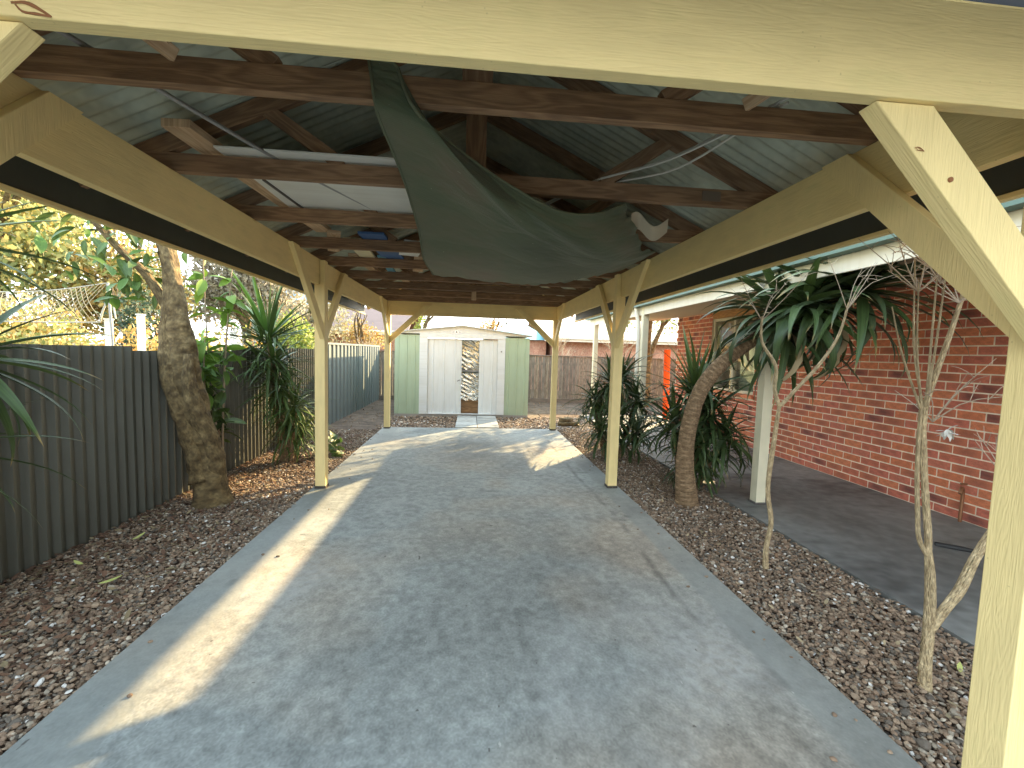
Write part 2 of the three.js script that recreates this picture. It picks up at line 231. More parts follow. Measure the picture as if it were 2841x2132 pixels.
// trusses
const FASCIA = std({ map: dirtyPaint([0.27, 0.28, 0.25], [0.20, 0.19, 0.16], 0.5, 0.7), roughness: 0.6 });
const PLATE = std({ color: lin(0.17, 0.13, 0.10), roughness: 0.6, metalness: 0.3 });
const TZ = [-1.10]; for (let i = 0; i < 8; i++) TZ.push(-1.65 - i * 0.797); TZ.push(-8.0);
TZ.forEach((z, i) => {
  const t = sub(carport, 'truss'), M = () => TIMBER[Math.floor(rnd() * 3)];
  part(t, 'bottom_chord', box(3.5, 0.092, 0.045, 0.02, YT + 0.047, z, 0.003), M());
  for (const s of [-1, 1]) {
    const n = V(s * SL, 1, 0).normalize().multiplyScalar(0.046);
    part(t, 'rafter', bar(V(s * 1.97, YR(1.97), z).add(n), V(s * 0.008, YR(0.008), z).add(n), 0.042, 0.09), M());
    part(t, 'web', bar(V(s * 0.70, 2.41, z), V(s * 1.08, 2.66, z), 0.038, 0.07), M());
  }
  part(t, 'king_post', bb(-0.055, 0.055, 2.40, 3.12, z - 0.018, z + 0.018, 0.003, 'y'), M());
  if (i === 2) for (const s of [1]) part(t, 'nail_plate', box(0.11, 0.055, 0.003, s * 1.34, YT + 0.05, z + 0.0245, 0.001), PLATE);
});
for (const s of [-1, 1]) for (const [a, b] of [[V(s * 1.0, 2.40, -1.61), V(s * 1.27, 2.52, -1.16)], [V(s * 1.02, 2.41, -1.61), V(s * 1.06, 2.58, -1.16)]]) part(carport, 'gable_strut', bar(a, b, 0.03, 0.045), PALEWOOD);
part(carport, 'ridge_board', bb(-0.02, 0.02, 3.14, 3.25, -8.35, -0.19, 0.003, 'z'), TIMBER[0]);
// corrugated roof sheets, 0.76 m cover each
function corrugated(len, wid, pitch, amp, kind = 'sine', n = 10) {      // along x: waves, along y: length; z: relief
  const P = [], U = [], I = [], xs = []; const c = Math.round(len / pitch);
  if (kind === 'sine') for (let i = 0; i <= c * n; i++) { const x = i / (c * n) * len; xs.push([x, amp * Math.sin(x / pitch * 2 * Math.PI)]); }
  else for (let i = 0; i < c; i++) { const x = i * pitch; for (const [a, b] of kind) xs.push([x + a * pitch, b * amp]); }
  if (kind !== 'sine') xs.push([len, 0]);
  for (const [x, z] of xs) for (const y of [0, wid]) { P.push(x, y, z); U.push(x, y); }
  for (let i = 0; i < xs.length - 1; i++) { const a = i * 2; I.push(a, a + 2, a + 1, a + 2, a + 3, a + 1); }
  const g = new THREE.BufferGeometry(); g.setAttribute('position', new THREE.Float32BufferAttribute(P, 3)); g.setAttribute('uv', new THREE.Float32BufferAttribute(U, 2)); g.setIndex(I);
  const f = kind === 'sine' ? g : g.toNonIndexed(); f.computeVertexNormals(); return f;
}
{
  const L = Math.hypot(2.04, 2.04 * SL), cs = 1 / Math.hypot(1, SL), sn = SL * cs, roofMat = GALV.clone(); roofMat.side = THREE.DoubleSide;
  const g0 = corrugated(0.80, L, 0.076, 0.009);
  for (const s of [-1, 1]) for (let i = 0; i < 11; i++) {
    const g = g0.clone(), z1 = -0.17 - i * 0.74;
    g.applyMatrix4(new THREE.Matrix4().makeBasis(V(0, 0, -s), V(-s * cs, sn, 0), V(s * sn, cs, 0)).setPosition(s * 2.05, YR(2.05) + 0.112 + (i % 2) * 0.003, s > 0 ? z1 : z1 - 0.80));
    part(carport, 'roof_sheet', g, roofMat);
  }
  part(carport, 'ridge_cap', [bar(V(-0.11, YR(0.11) + 0.135, -4.28), V(0, YR(0) + 0.138, -4.28), 8.2, 0.003, 0), bar(V(0.11, YR(0.11) + 0.135, -4.28), V(0, YR(0) + 0.140, -4.28), 8.2, 0.003, 0)], GALVR);
  for (const s of [-1, 1]) {
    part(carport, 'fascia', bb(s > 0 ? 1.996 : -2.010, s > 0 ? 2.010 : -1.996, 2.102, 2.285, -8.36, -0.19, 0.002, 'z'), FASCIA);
    part(carport, 'eave_trim', bb(s > 0 ? 1.985 : -2.022, s > 0 ? 2.022 : -1.985, 2.078, 2.100, -8.36, -0.19, 0.003, 'z'), CREAM);
    for (const z of [-0.18, -8.375]) part(carport, 'barge_board', bar(V(s * 1.98, YR(1.98) + 0.03, z), V(s * 0.002, YR(0.002) + 0.03, z), 0.02, 0.16), CREAM);
  }
  const tri = new THREE.Shape([new THREE.Vector2(-1.98, 2.225), new THREE.Vector2(1.98, 2.225), new THREE.Vector2(1.98, 2.23), new THREE.Vector2(0, YR(0) + 0.07), new THREE.Vector2(-1.98, 2.23)]);
  const far = new THREE.Shape([new THREE.Vector2(-1.70, 2.322), new THREE.Vector2(1.70, 2.322), new THREE.Vector2(0, YR(0) + 0.05)]);
  part(carport, 'gable_panel', muv(new THREE.ExtrudeGeometry(tri, { depth: 0.012, bevelEnabled: false }).translate(0, 0.075, -1.028), 'x'), CREAM);
  part(carport, 'gable_panel', muv(new THREE.ExtrudeGeometry(far, { depth: 0.012, bevelEnabled: false }).translate(0, 0, -8.075), 'x'), TIMBER[1]);
  part(carport, 'extended_front_eave_lining', [bb(-2.05, 2.05, 2.297, 2.303, -0.969, -0.22), bb(-2.05, 2.05, 2.25, 2.36, -0.219, -0.20)], std({ color: lin(0.15, 0.19, 0.30), roughness: 0.45, metalness: 0.1 }));  // lining and roof reach out unseen, deepened to shade the front beam top
}
// rusty knots and bolts on the front beam and brace
{
  const rust = std({ color: lin(0.28, 0.12, 0.05), roughness: 0.9 });
  for (const [x, y, z, a] of [[-0.86, 2.083, -0.9685, 0.035], [1.06, 1.965, -0.983, 0.013]]) part(carport, 'rust_patch', [limb([V(-a, a * 0.25, 0), V(-a * 0.3, a * 0.32, 0), V(a * 0.5, 0, 0), V(a, -a * 0.3, 0)], [a * 0.05, a * 0.12, a * 0.05], 6, 12, 0.3, 2).scale(1, 1, 0.3).translate(x, y, z), limb([V(-a * 0.8, a * 0.2, 0), V(-a * 0.5, -a * 0.12, 0), V(a * 0.3, -a * 0.22, 0), V(a, -a * 0.3, 0)], [a * 0.04, a * 0.08, a * 0.05], 6, 12, 0.3, 5).scale(1, 1, 0.3).translate(x, y, z)], rust);
  for (const [x, y, z] of [[1.15, 1.90, -0.984], [1.45, 2.25, -0.969]]) part(carport, 'bolt_head', new THREE.CylinderGeometry(0.006, 0.007, 0.006, 8).rotateX(Math.PI / 2).translate(x, y, z), rust);
}
rebase(carport, 0, 0, -4.5);

// ------------------------------------------------------------------ things stored in the roof
const whitePanel = std({ map: dirtyPaint([0.90, 0.90, 0.87], [0.70, 0.68, 0.62], 0.4, 0.8), roughness: 0.6 });
baseMesh(solo('ceiling_sheet', bb(-1.30, -0.25, 2.425, 2.434, -3.46, -2.36, 0, 'z'), whitePanel, 'large white sheet laid flat across the roof chords beside the green cloth', 'board'), -0.8, 2.425, -2.9);
baseMesh(solo('timber_plank', bar(V(-1.375, 2.455, -2.20), V(-1.29, 2.455, -3.95), 0.13, 0.04, 0.004, V(1, 0, 0)), PALEWOOD, 'long pale timber plank lying over the chords near the left beam', 'plank'), -1.36, 2.46, -3.0);
const STEEL = std({ color: lin(0.36, 0.36, 0.35), roughness: 0.5, metalness: 0.6 });
solo('metal_rod', limb([V(-1.34, 2.43, -1.55), V(-1.0, 2.425, -2.55), V(-0.59, 2.44, -3.52)], [0.010, 0.010], 8, 8), STEEL, 'thin grey metal rod resting on the chords under the white sheet', 'rod');
solo('metal_rod', limb([V(-1.24, 2.42, -2.75), V(-1.19, 2.42, -3.5)], [0.008, 0.008], 8, 3), std({ color: lin(0.08, 0.07, 0.06), roughness: 0.6 }), 'short dark rod beside the long pale plank under the roof', 'rod');
const rodMat = std({ color: lin(0.55, 0.53, 0.48), roughness: 0.5 });
for (const [a, b, c, d] of [[V(1.18, 2.43, -1.62), V(0.92, 2.40, -2.1), V(0.66, 2.43, -2.48), V(0.40, 2.39, -2.85)], [V(1.17, 2.44, -1.6), V(0.95, 2.42, -2.1), V(0.70, 2.44, -2.48), V(0.44, 2.40, -2.86)], [V(1.16, 2.43, -1.64), V(1.0, 2.39, -2.15), V(0.80, 2.43, -2.47), V(0.74, 2.43, -2.6)]])
  solo('conduit_rod', limb([a, b, c, d], [0.006, 0.006], 6, 14), rodMat, 'thin pale conduit rod sagging across the chords above the right beam', 'rod', 'conduit rods bundled across the chords');
const stored = [
  ['timber_offcut', -1.30, -4.25, 0.11, 0.75, 0.3, PALEWOOD, 'pale timber offcut under the roof lying behind the long plank', 0.03],
  ['blue_plank', -0.86, -4.60, 0.22, 1.5, -0.02, std({ map: dirtyPaint([0.28, 0.42, 0.62], [0.2, 0.28, 0.38], 0.6), roughness: 0.6 }), 'blue painted board stored across the roof chords', 0.022],
  ['cream_board', -1.12, -4.72, 0.16, 1.3, 0.05, std({ map: dirtyPaint([0.90, 0.86, 0.72], [0.7, 0.62, 0.5], 0.5), roughness: 0.7 }), 'cream board stored in the roof beside the blue board', 0.02],
  ['teal_board', -1.00, -5.30, 0.09, 1.1, 0.06, std({ map: dirtyPaint([0.40, 0.62, 0.70], [0.3, 0.42, 0.46], 0.5), roughness: 0.6 }), 'narrow light blue board stored between the cream board and the blue board', 0.02],
  ['white_board', -0.60, -4.35, 0.2, 0.6, 0.25, whitePanel, 'short white board stored in the roof beside the green cloth', 0.018],
  ['timber_offcut', -0.62, -5.1, 0.12, 0.9, 0.15, PALEWOOD, 'pale timber offcut stored beside the blue board under the roof', 0.03],
  ['timber_offcut', -1.25, -5.4, 0.10, 1.2, -0.04, PALEWOOD, 'pale timber offcut stored next to the left beam under the roof', 0.035],
  ['timber_offcut', -0.95, -6.3, 0.10, 0.9, 0.1, PALEWOOD, 'pale timber offcut on the chords behind the light blue board', 0.03],
  ['timber_offcut', 0.32, -6.65, 0.09, 0.85, 1.5, PALEWOOD, 'pale timber offcut lying along the chords behind the green cloth', 0.04],
  ['timber_offcut', 1.05, -6.85, 0.10, 0.7, 1.4, PALEWOOD, 'pale timber offcut near the right beam behind the green cloth', 0.03],
];
for (const [n, x, z, w, l, a, m, lab, h] of stored) { const o = solo(n, muv(new RoundedBoxGeometry(w, h, l, 1, 0.003), 'z', rnd() * 5), m, lab, 'board'); o.position.set(x, YT + 0.095 + h / 2, z); o.rotation.y = a; if (Math.abs(a) > 1) { o.rotation.y = Math.PI / 2 + a * 0; o.scale.z = 1.3; } }
// hanging tag block
baseMesh(solo('wooden_block', bb(-0.02, 0.05, 2.20, 2.318, -6.47, -6.40, 0.003), PALEWOOD, 'small pale wooden block hanging under a chord behind the green cloth', 'block'), 0.015, 2.26, -6.43);
// curled strip of pale board near the right beam
{
  const P = [], I = [], U = [], n = 16; for (let i = 0; i <= n; i++) for (let j = 0; j <= 4; j++) { const t = i / n, s = j / 4; P.push(0.94 + 0.24 * t + 0.04 * s, 2.285 + 0.035 * Math.sin(t * 6.0 + 0.6) - 0.075 * s + 0.02 * s * t, -2.62 - 0.10 * s + 0.02 * Math.cos(t * 5)); U.push(t, s); }
  for (let i = 0; i < n; i++) for (let j = 0; j < 4; j++) { const a = i * 5 + j; I.push(a, a + 5, a + 1, a + 1, a + 5, a + 6); }
  const g = new THREE.BufferGeometry(); g.setAttribute('position', new THREE.Float32BufferAttribute(P, 3)); g.setAttribute('uv', new THREE.Float32BufferAttribute(U, 2)); g.setIndex(I); g.computeVertexNormals();
  solo('curled_sheet', g, std({ color: lin(0.42, 0.36, 0.26), roughness: 0.7, side: THREE.DoubleSide }), 'curled pale sheet tucked in the roof above the right beam', 'sheet');
}
// shade cloth: Coons patch
{
  const cv = (a) => new THREE.CatmullRomCurve3(a.map((p) => V(...p)));
  const left = cv([[-0.372, 2.44, -1.60], [-0.362, 2.37, -1.602], [-0.352, 2.295, -1.612], [-0.340, 2.26, -1.9], [-0.335, 2.24, -2.2], [-0.349, 2.2, -2.855], [-0.412, 2.2, -3.70], [-0.447, 2.30, -5.02]]);
  const near = cv([[-0.372, 2.44, -1.60], [-0.285, 2.43, -1.60], [-0.255, 2.36, -1.602], [-0.215, 2.29, -1.615], [-0.054, 2.26, -1.85], [0.152, 2.2, -1.999], [0.452, 2.16, -2.207], [0.649, 2.2, -2.314], [0.846, 2.312, -2.475]]);
  const right = cv([[0.846, 2.312, -2.475], [1.025, 2.24, -2.727], [1.30, 2.25, -3.25], [1.50, 2.315, -3.5], [1.50, 2.31, -4.3]]);
  const far = cv([[-0.447, 2.30, -5.02], [0.184, 2.2, -4.70], [0.783, 2.2, -4.70], [1.126, 2.24, -4.50], [1.50, 2.31, -4.3]]);
  const n = 46, P = [], U = [], I = [], c00 = left.getPoint(0), c01 = left.getPoint(1), c10 = right.getPoint(0), c11 = right.getPoint(1);
  for (let i = 0; i <= n; i++) for (let j = 0; j <= n; j++) {
    const u = i / n, v = j / n, p = near.getPoint(u).multiplyScalar(1 - v).addScaledVector(far.getPoint(u), v).addScaledVector(left.getPoint(v), 1 - u).addScaledVector(right.getPoint(v), u)
      .addScaledVector(c00, -(1 - u) * (1 - v)).addScaledVector(c10, -u * (1 - v)).addScaledVector(c01, -(1 - u) * v).addScaledVector(c11, -u * v);
    const e = Math.sin(u * Math.PI) * Math.sin(v * Math.PI); p.y += -0.05 * e + 0.030 * (fbm(u * 5 + v * 3, v * 2 - u + 9, 3) - 0.5) * (0.3 + e) + 0.010 * Math.sin((u * 7 - v * 4) * 3) * e;
    if (j === n || i === n) { p.y += 0.03 * (nz(i * 0.9, j * 0.7) - 0.5); p.z += 0.10 * (nz(i * 0.8 + 3, j * 0.6) - 0.5); }
    P.push(p.x, p.y, p.z); U.push(u * 2.2, v * 3);
  }
  for (let i = 0; i < n; i++) for (let j = 0; j < n; j++) { const a = i * (n + 1) + j, b = a + n + 1; I.push(a, b, a + 1, b, b + 1, a + 1); }
  const g = new THREE.BufferGeometry(); g.setAttribute('position', new THREE.Float32BufferAttribute(P, 3)); g.setAttribute('uv', new THREE.Float32BufferAttribute(U, 2)); g.setIndex(I); g.computeVertexNormals();
  const P3 = (u, v) => { const k = (Math.round(u * n) * (n + 1) + Math.round(v * n)) * 3; return V(P[k], P[k + 1], P[k + 2]); };
  const cm = tex(512, 512, (u, v) => { const w = 0.86 + 0.10 * Math.sin(u * 512 * 1.57) * Math.sin(v * 512 * 1.57), a = fbm(u * 4, v * 4, 5, 4), s = nz(u * 90, v * 90, 90); let c = mul3([0.39, 0.44, 0.335], w * (0.85 + 0.3 * a)); if (a > 0.58) c = mix3(c, [0.42, 0.39, 0.32], (a - 0.58) * 3); if (s > 0.992) c = [0.72, 0.74, 0.66]; return c; }, 0.5, 0.5);  // pale specks paint light coming through small holes in the cloth
  const shade = thing('shade_cloth', 'dark green shade cloth slung under the carport roof', 'shade cloth'); part(shade, 'cloth', g, new THREE.MeshPhysicalMaterial({ map: cm, bumpMap: tex(512, 512, (u, v) => { const r1 = 1 - Math.abs(2 * fbm(u * 3 + v * 2, v * 4, 4, 64) - 1), k = 0.6 * r1 * r1 + 0.25 * fbm(u * 30, v * 30, 2, 30) + 0.15 * Math.abs(Math.sin(u * 800) * Math.sin(v * 800)); return [k, k, k]; }, 0.5, 0.5, false), bumpScale: 0.012, roughness: 0.95, side: THREE.DoubleSide, transmission: 0.12, thickness: 0 }));
  const hemM = std({ color: lin(0.11, 0.125, 0.075), roughness: 0.9 }); for (const e of [(t) => P3(t, 0), (t) => P3(0, t)]) { const q = []; for (let i = 0; i <= 23; i++) q.push(e(i / 23)); part(shade, 'hem', limb(q, [0.007, 0.007], 6, 60, 0.2, 3), hemM); }
  rebase(shade, 0.4, 2.2, -3.2);
}

// ------------------------------------------------------------------ house on the right
const house = thing('brick_house', 'red brick house with verandah and white fascia beside the carport', 'house');
const WX = 4.618, MORTAR = std({ map: tex(256, 256, (u, v) => { const k = 0.86 + 0.22 * fbm(u * 20, v * 20, 3, 20); return mul3([0.96, 0.90, 0.80], k); }), roughness: 0.95 });
const brickTex = [0, 1, 2, 3, 4, 5, 6, 7].map((i) => tex(128, 64, (u, v) => {
  const base = [[0.86, 0.50, 0.36], [0.83, 0.47, 0.36], [0.88, 0.53, 0.37], [0.79, 0.45, 0.36], [0.87, 0.51, 0.35], [0.82, 0.48, 0.38], [0.85, 0.50, 0.36], [0.81, 0.46, 0.37]][i];
  const a = fbm(u * 6 + i * 13, v * 3 + i * 7, 4, 64), f = nz(u * 50 + i, v * 25, 64), d = (i === 3 ? 1 : i % 3 === 0 ? 0.5 : 0.12) * clamp(1.25 - Math.hypot((u - 0.5) * 2.1, (v - 0.5) * 1.5) + (a - 0.5) * 1.2);
  return mix3(mul3(base, 0.80 + 0.32 * a + 0.12 * (f - 0.5)), [0.40, 0.25, 0.23], clamp(d) * 0.75);
}, 1, 1));
const BRICK = brickTex.map((t) => std({ map: t, roughness: 0.88 }));
const brickGeo = (l) => { const g = flat(new RoundedBoxGeometry(l - 0.003, 0.0735, 0.05, 1, 0.003)), p = g.attributes.position, uv = new Float32Array(p.count * 2); for (let i = 0; i < p.count; i++) { uv[2 * i] = p.getX(i) / 0.232 + 0.5; uv[2 * i + 1] = p.getY(i) / 0.0755 + 0.5; } g.setAttribute('uv', new THREE.BufferAttribute(uv, 2)); return g; };
const BG = { 0.23: brickGeo(0.23), 0.11: brickGeo(0.11), 0.17: brickGeo(0.17) };
function brickCourse(z0, z1, y0, y1) {      // brick spots on the x = WX face: [z centre, y centre, length]
  const out = [], n = Math.round((y1 - y0) / 0.086);
  for (let r = 0; r < n; r++) {
    let z = z1, first = true; const y = y0 + r * 0.086 + 0.043;
    while (z > z0 + 0.05) { let l = first && r % 2 ? 0.11 : 0.23; if (z - l < z0 - 0.001) { l = z - z0 - 0.002; if (l < 0.06) break; l = l < 0.14 ? 0.11 : l < 0.2 ? 0.17 : 0.23; } out.push([z - l / 2, y, l, r]); z -= l + 0.01; first = false; }
  }
  return out;
}
const wall = part(house, 'wall', [bb(WX, WX + 0.25, 0, 2.44, -6.66, -3.32, 0, 'z'), bb(WX, WX + 0.25, 0, 2.44, -9.42, -8.02, 0, 'z'), bb(WX + 0.001, WX + 0.25, 0, 0.80, -8.018, -6.662, 0, 'z'), bb(WX, WX + 0.25, 0, 2.44, -2.42, 4, 0, 'z'), bb(WX + 0.003, 9, 0.01, 2.43, -9.41, -9.2), bb(WX + 0.26, 9, 0.01, 2.43, 3.7, 3.99)], MORTAR);
{
  const spots = [...brickCourse(-6.66, -3.33, 0, 2.43), ...brickCourse(-9.42, -8.02, 0, 2.43), ...brickCourse(-8.02, -6.66, 0, 0.78)];
  const d = spots.map((s) => [Math.hypot(s[0], 2 * (s[1] - 1.3)) + (s[0] < -6 ? 2 : 0) + (s[0] < -5.2 && s[1] < 1.3 ? 1.5 : 0), s]).sort((a, b) => a[0] - b[0]), rest = BRICK.map(() => []);
  const mk = ([z, y, l]) => { const j = Math.floor(rnd() * 8), m = [z, y, l, R(0, 0.004), j]; return m; };
  d.forEach(([, s], k) => {
    const [z, y, l, o, j] = mk(s);
    if (k < 300) { const b = part(wall, 'brick', BG[l], BRICK[j]); b.position.set(WX + 0.0215 - o, y, z); b.rotation.y = -Math.PI / 2; }
    else rest[j].push(BG[l].clone().rotateY(-Math.PI / 2).translate(WX + 0.0215 - o, y, z));
  });
  for (const [z, y, l] of brickCourse(-2.42, 1.6, 0, 2.43)) rest[Math.floor(rnd() * 8)].push(BG[l].clone().rotateY(-Math.PI / 2).translate(WX + 0.0215, y, z));
  for (const [z, y, l] of brickCourse(-6.4, WX === 0 ? 0 : -4.85, 0, 2.43)) rest[Math.floor(rnd() * 8)].push(BG[l].clone().rotateY(Math.PI).translate(-z + 0.0, y, -9.41));
  rest.forEach((g, j) => { if (g.length) part(wall, 'far_bricks', g, BRICK[j]).userData.kind = 'stuff'; });
}
const WHITE = std({ map: dirtyPaint([0.92, 0.90, 0.84], [0.72, 0.68, 0.58], 0.35, 1.2), roughness: 0.55 }), GREENGUT = std({ color: lin(0.10, 0.17, 0.145), roughness: 0.55 });
// door recess next to the brick corner
{
  const f = part(house, 'door_frame', [bb(WX + 0.02, WX + 0.12, 0, 2.10, -3.318, -3.27, 0.003, 'y'), bb(WX + 0.02, WX + 0.12, 0, 2.10, -2.48, -2.42, 0.003, 'y'), bb(WX + 0.02, WX + 0.12, 2.102, 2.44, -3.318, -2.42, 0.003, 'z')], WHITE);
  const dr = part(house, 'door', [bb(WX + 0.07, WX + 0.11, 0.02, 2.09, -3.268, -2.482, 0.003, 'y'), bb(WX + 0.062, WX + 0.075, 0.2, 0.95, -3.15, -2.6, 0.004, 'y'), bb(WX + 0.062, WX + 0.075, 1.1, 1.95, -3.15, -2.6, 0.004, 'y')], WHITE);
  part(dr, 'handle', limb([V(WX + 0.07, 1.02, -3.20), V(WX + 0.02, 1.02, -3.20), V(WX + 0.02, 1.02, -3.10)], [0.010, 0.009], 8, 10), STEEL);
}
// big window
{
  const w = part(house, 'window', [bb(WX + 0.02, WX + 0.09, 0.86, 2.20, -8.01, -7.96, 0.003, 'y'), bb(WX + 0.02, WX + 0.09, 0.86, 2.20, -6.72, -6.67, 0.003, 'y'), bb(WX + 0.02, WX + 0.09, 0.86, 2.20, -7.36, -7.31, 0.003, 'y'), bb(WX + 0.022, WX + 0.088, 2.15, 2.20, -7.958, -6.722, 0.003, 'z'), bb(WX + 0.022, WX + 0.088, 0.86, 0.91, -7.958, -6.722, 0.003, 'z')], std({ color: lin(0.62, 0.56, 0.40), roughness: 0.5 }));
  for (const [a, b] of [[-7.955, -7.365], [-7.305, -6.725]]) part(w, 'pane', bb(WX + 0.05, WX + 0.054, 0.91, 2.15, a, b), new THREE.MeshPhysicalMaterial({ color: lin(0.95, 0.97, 0.96), roughness: 0.02, transmission: 1, thickness: 0, ior: 1.5, specularIntensity: 1 }));
  part(house, 'window_sill', bb(WX - 0.04, WX + 0.08, 0.802, 0.857, -8.018, -6.662, 0.004, 'z'), BRICK[2]);
  part(house, 'lintel', bb(WX - 0.004, WX + 0.10, 2.202, 2.44, -8.016, -6.664, 0.003, 'z'), std({ map: timberMap([0.78, 0.58, 0.32], [0.58, 0.38, 0.18], 41), roughness: 0.6 }));
  const n = 60, P = [], I = []; for (let i = 0; i <= n; i++) for (const y of [1.25, 2.2]) P.push(WX + 0.16 + 0.022 * Math.sin(i * 1.25), y, lerp(-8.0, -6.68, i / n));
  for (let i = 0; i < n; i++) { const a = i * 2; I.push(a, a + 2, a + 1, a + 2, a + 3, a + 1); }
  const g = new THREE.BufferGeometry(); g.setAttribute('position', new THREE.Float32BufferAttribute(P, 3)); g.setIndex(I); g.computeVertexNormals();
  part(house, 'curtain', g, new THREE.MeshPhysicalMaterial({ color: lin(0.45, 0.36, 0.24), roughness: 1, side: THREE.DoubleSide, transmission: 0.3, thickness: 0 }));
  part(house, 'room', [bb(7, 7.1, 0, 2.6, -9.2, 3.7), bb(WX + 0.25, 7, 0.0, 0.02, -9.2, 3.7), bb(WX + 0.25, 7, 2.46, 2.5, -9.2, 3.7)], std({ color: lin(0.35, 0.32, 0.28), roughness: 1 }));
}
part(house, 'fascia', bb(2.88, 2.905, 2.15, 2.285, -10.5, 4, 0.003, 'z'), WHITE);
part(house, 'gutter', [bb(2.78, 2.879, 2.287, 2.291, -10.55, 4.05), bb(2.778, 2.782, 2.287, 2.372, -10.55, 4.05), limb([V(2.776, 2.372, -10.55), V(2.776, 2.372, 4.05)], [0.009, 0.009], 8, 2)], GREENGUT);
part(house, 'verandah_lining', bb(2.91, WX - 0.012, 2.335, 2.345, -10.45, 4, 0, 'z'), std({ map: dirtyPaint([0.80, 0.76, 0.66], [0.6, 0.55, 0.45], 0.3), roughness: 0.8 }));
part(house, 'roof', [bar(V(2.82, 2.375, -3.2), V(7.5, 2.375 + 4.68 * 0.36, -3.2), 14.8, 0.03, 0), bar(V(12.2, 2.315, -3.2), V(7.5, 2.315 + 4.68 * 0.36, -3.2), 14.8, 0.031, 0)], std({ color: lin(0.20, 0.22, 0.20), roughness: 0.7 }));
for (const z of [-10.48]) part(house, 'barge_board', bar(V(2.9, 2.29, z), V(7.5, 2.29 + 4.6 * 0.36, z), 0.02, 0.16), WHITE);
for (const z of [-0.95, -4.05, -7.18, -10.1]) {
  const p = part(house, 'verandah_post', bb(2.875, 2.975, 0, 2.324, z - 0.05, z + 0.05, 0.004, 'y'), TRIMPAINT);
  part(p, 'post_foot', bb(2.862, 2.978, 0, 0.02, z - 0.058, z + 0.058, 0.003), std({ color: lin(0.12, 0.11, 0.1), roughness: 0.7 }));
}
part(house, 'downpipe', [limb([V(2.83, 2.288, -7.36), V(2.83, 2.20, -7.36), V(2.86, 2.1, -7.33), V(2.86, 0.02, -7.33)], [0.035, 0.035], 12, 18)], WHITE);
// garden tap and pipe by the corner
{
  const tp = part(house, 'tap', [limb([V(WX - 0.06, 0.0, -3.52), V(WX - 0.06, 0.30, -3.52), V(WX - 0.10, 0.33, -3.50), V(WX - 0.14, 0.28, -3.48)], [0.014, 0.014], 8, 14), box(0.06, 0.02, 0.02, WX - 0.07, 0.36, -3.51, 0.004)], std({ color: lin(0.30, 0.14, 0.07), roughness: 0.5, metalness: 0.5 }));
}
rebase(house, 4.6, 0, -4.5);

// ------------------------------------------------------------------ fences
const FX = -2.776;
{
  const f = thing('corrugated_fence', 'dark grey ribbed steel fence along the left pebble bed', 'fence');
  const prof = [[0, 0], [0.48, 0], [0.76, 1], [0.92, 1]], m0 = std({ map: dirtyPaint([0.345, 0.35, 0.315], [0.22, 0.21, 0.175], 0.6, 0.7), roughness: 0.42, metalness: 0.1, side: THREE.DoubleSide });
  for (let i = 0; i < 13; i++) {
    const h = i === 7 || i === 8 ? 1.375 : 1.414 + 0.002 * Math.sin(i * 3), g = corrugated(0.76, h + 0.1, 0.095, 0.030, prof);
    g.rotateY(Math.PI / 2).translate(FX - 0.01 + (i % 2) * 0.002, -0.1, 1.5 - i * 0.76); part(f, 'fence_sheet', g, m0);
  }
  part(f, 'top_rail', bb(FX - 0.055, FX - 0.016, 1.30, 1.355, -8.36, 1.5, 0.003, 'z'), GREYWOOD[0]); part(f, 'bottom_rail', bb(FX - 0.055, FX - 0.016, 0.25, 0.32, -8.36, 1.5, 0.003, 'z'), GREYWOOD[0]);
  for (let i = 0; i < 5; i++) part(f, 'post', bb(FX - 0.16, FX - 0.06, -0.1, 1.38, 1.2 - i * 2.35 - 0.05, 1.2 - i * 2.35 + 0.05, 0.004, 'y'), GREYWOOD[1]);
  rebase(f, FX, 0, -3.5);
  const b = thing('steel_fence', 'blue-grey steel panel fence running back to the garden shed', 'fence');
  const m1 = std({ map: dirtyPaint([0.42, 0.46, 0.46], [0.31, 0.32, 0.31], 0.5, 0.7), roughness: 0.5, side: THREE.DoubleSide });
  for (let i = 0; i < 6; i++) { const g = corrugated(0.78, 1.60, 0.26, 0.03, [[0, 0], [0.42, 0], [0.5, 1], [0.92, 1]]); g.rotateY(Math.PI / 2).translate(FX + 0.05 + (i % 2) * 0.002, -0.1, -8.40 - i * 0.78); part(b, 'fence_panel', g, m1); }
  part(b, 'top_rail', bb(FX + 0.02, FX + 0.09, 1.50, 1.54, -13.1, -8.39, 0.003, 'z'), m1);
  for (const z of [-8.38, -10.7]) part(b, 'post', bb(FX + 0.03, FX + 0.10, -0.1, 1.53, z - 0.03, z + 0.03, 0.003, 'y'), m1);
  rebase(b, FX, 0, -10.7);
}
{
  const f = thing('paling_fence', 'weathered grey timber paling fence behind the garden shed', 'fence'); let x = -2.68, k = 0; const geos = [0, 1, 2].map((i) => muv(new THREE.BoxGeometry(0.096, 1.42 + i * 0.012, 0.014), 'y', i * 2.3));
  while (x < 8.5) { const m = part(f, 'paling', geos[k % 3], GREYWOOD[Math.floor(rnd() * 4)]); m.position.set(x, 0.66 + R(-0.012, 0.012), -13.04 + R(0, 0.012)); m.rotation.z = R(-0.008, 0.008); x += 0.106; k++; }
  part(f, 'rail', bb(-2.7, 8.5, 1.10, 1.17, -13.10, -13.06, 0.003), GREYWOOD[1]); part(f, 'capping', bb(-2.7, 8.5, 1.375, 1.402, -13.09, -12.99, 0.003), GREYWOOD[3]); part(f, 'bottom_board', bb(-2.7, 8.5, -0.08, 0.08, -13.02, -12.99, 0.003), GREYWOOD[3]);
  rebase(f, 3, 0, -13);
}
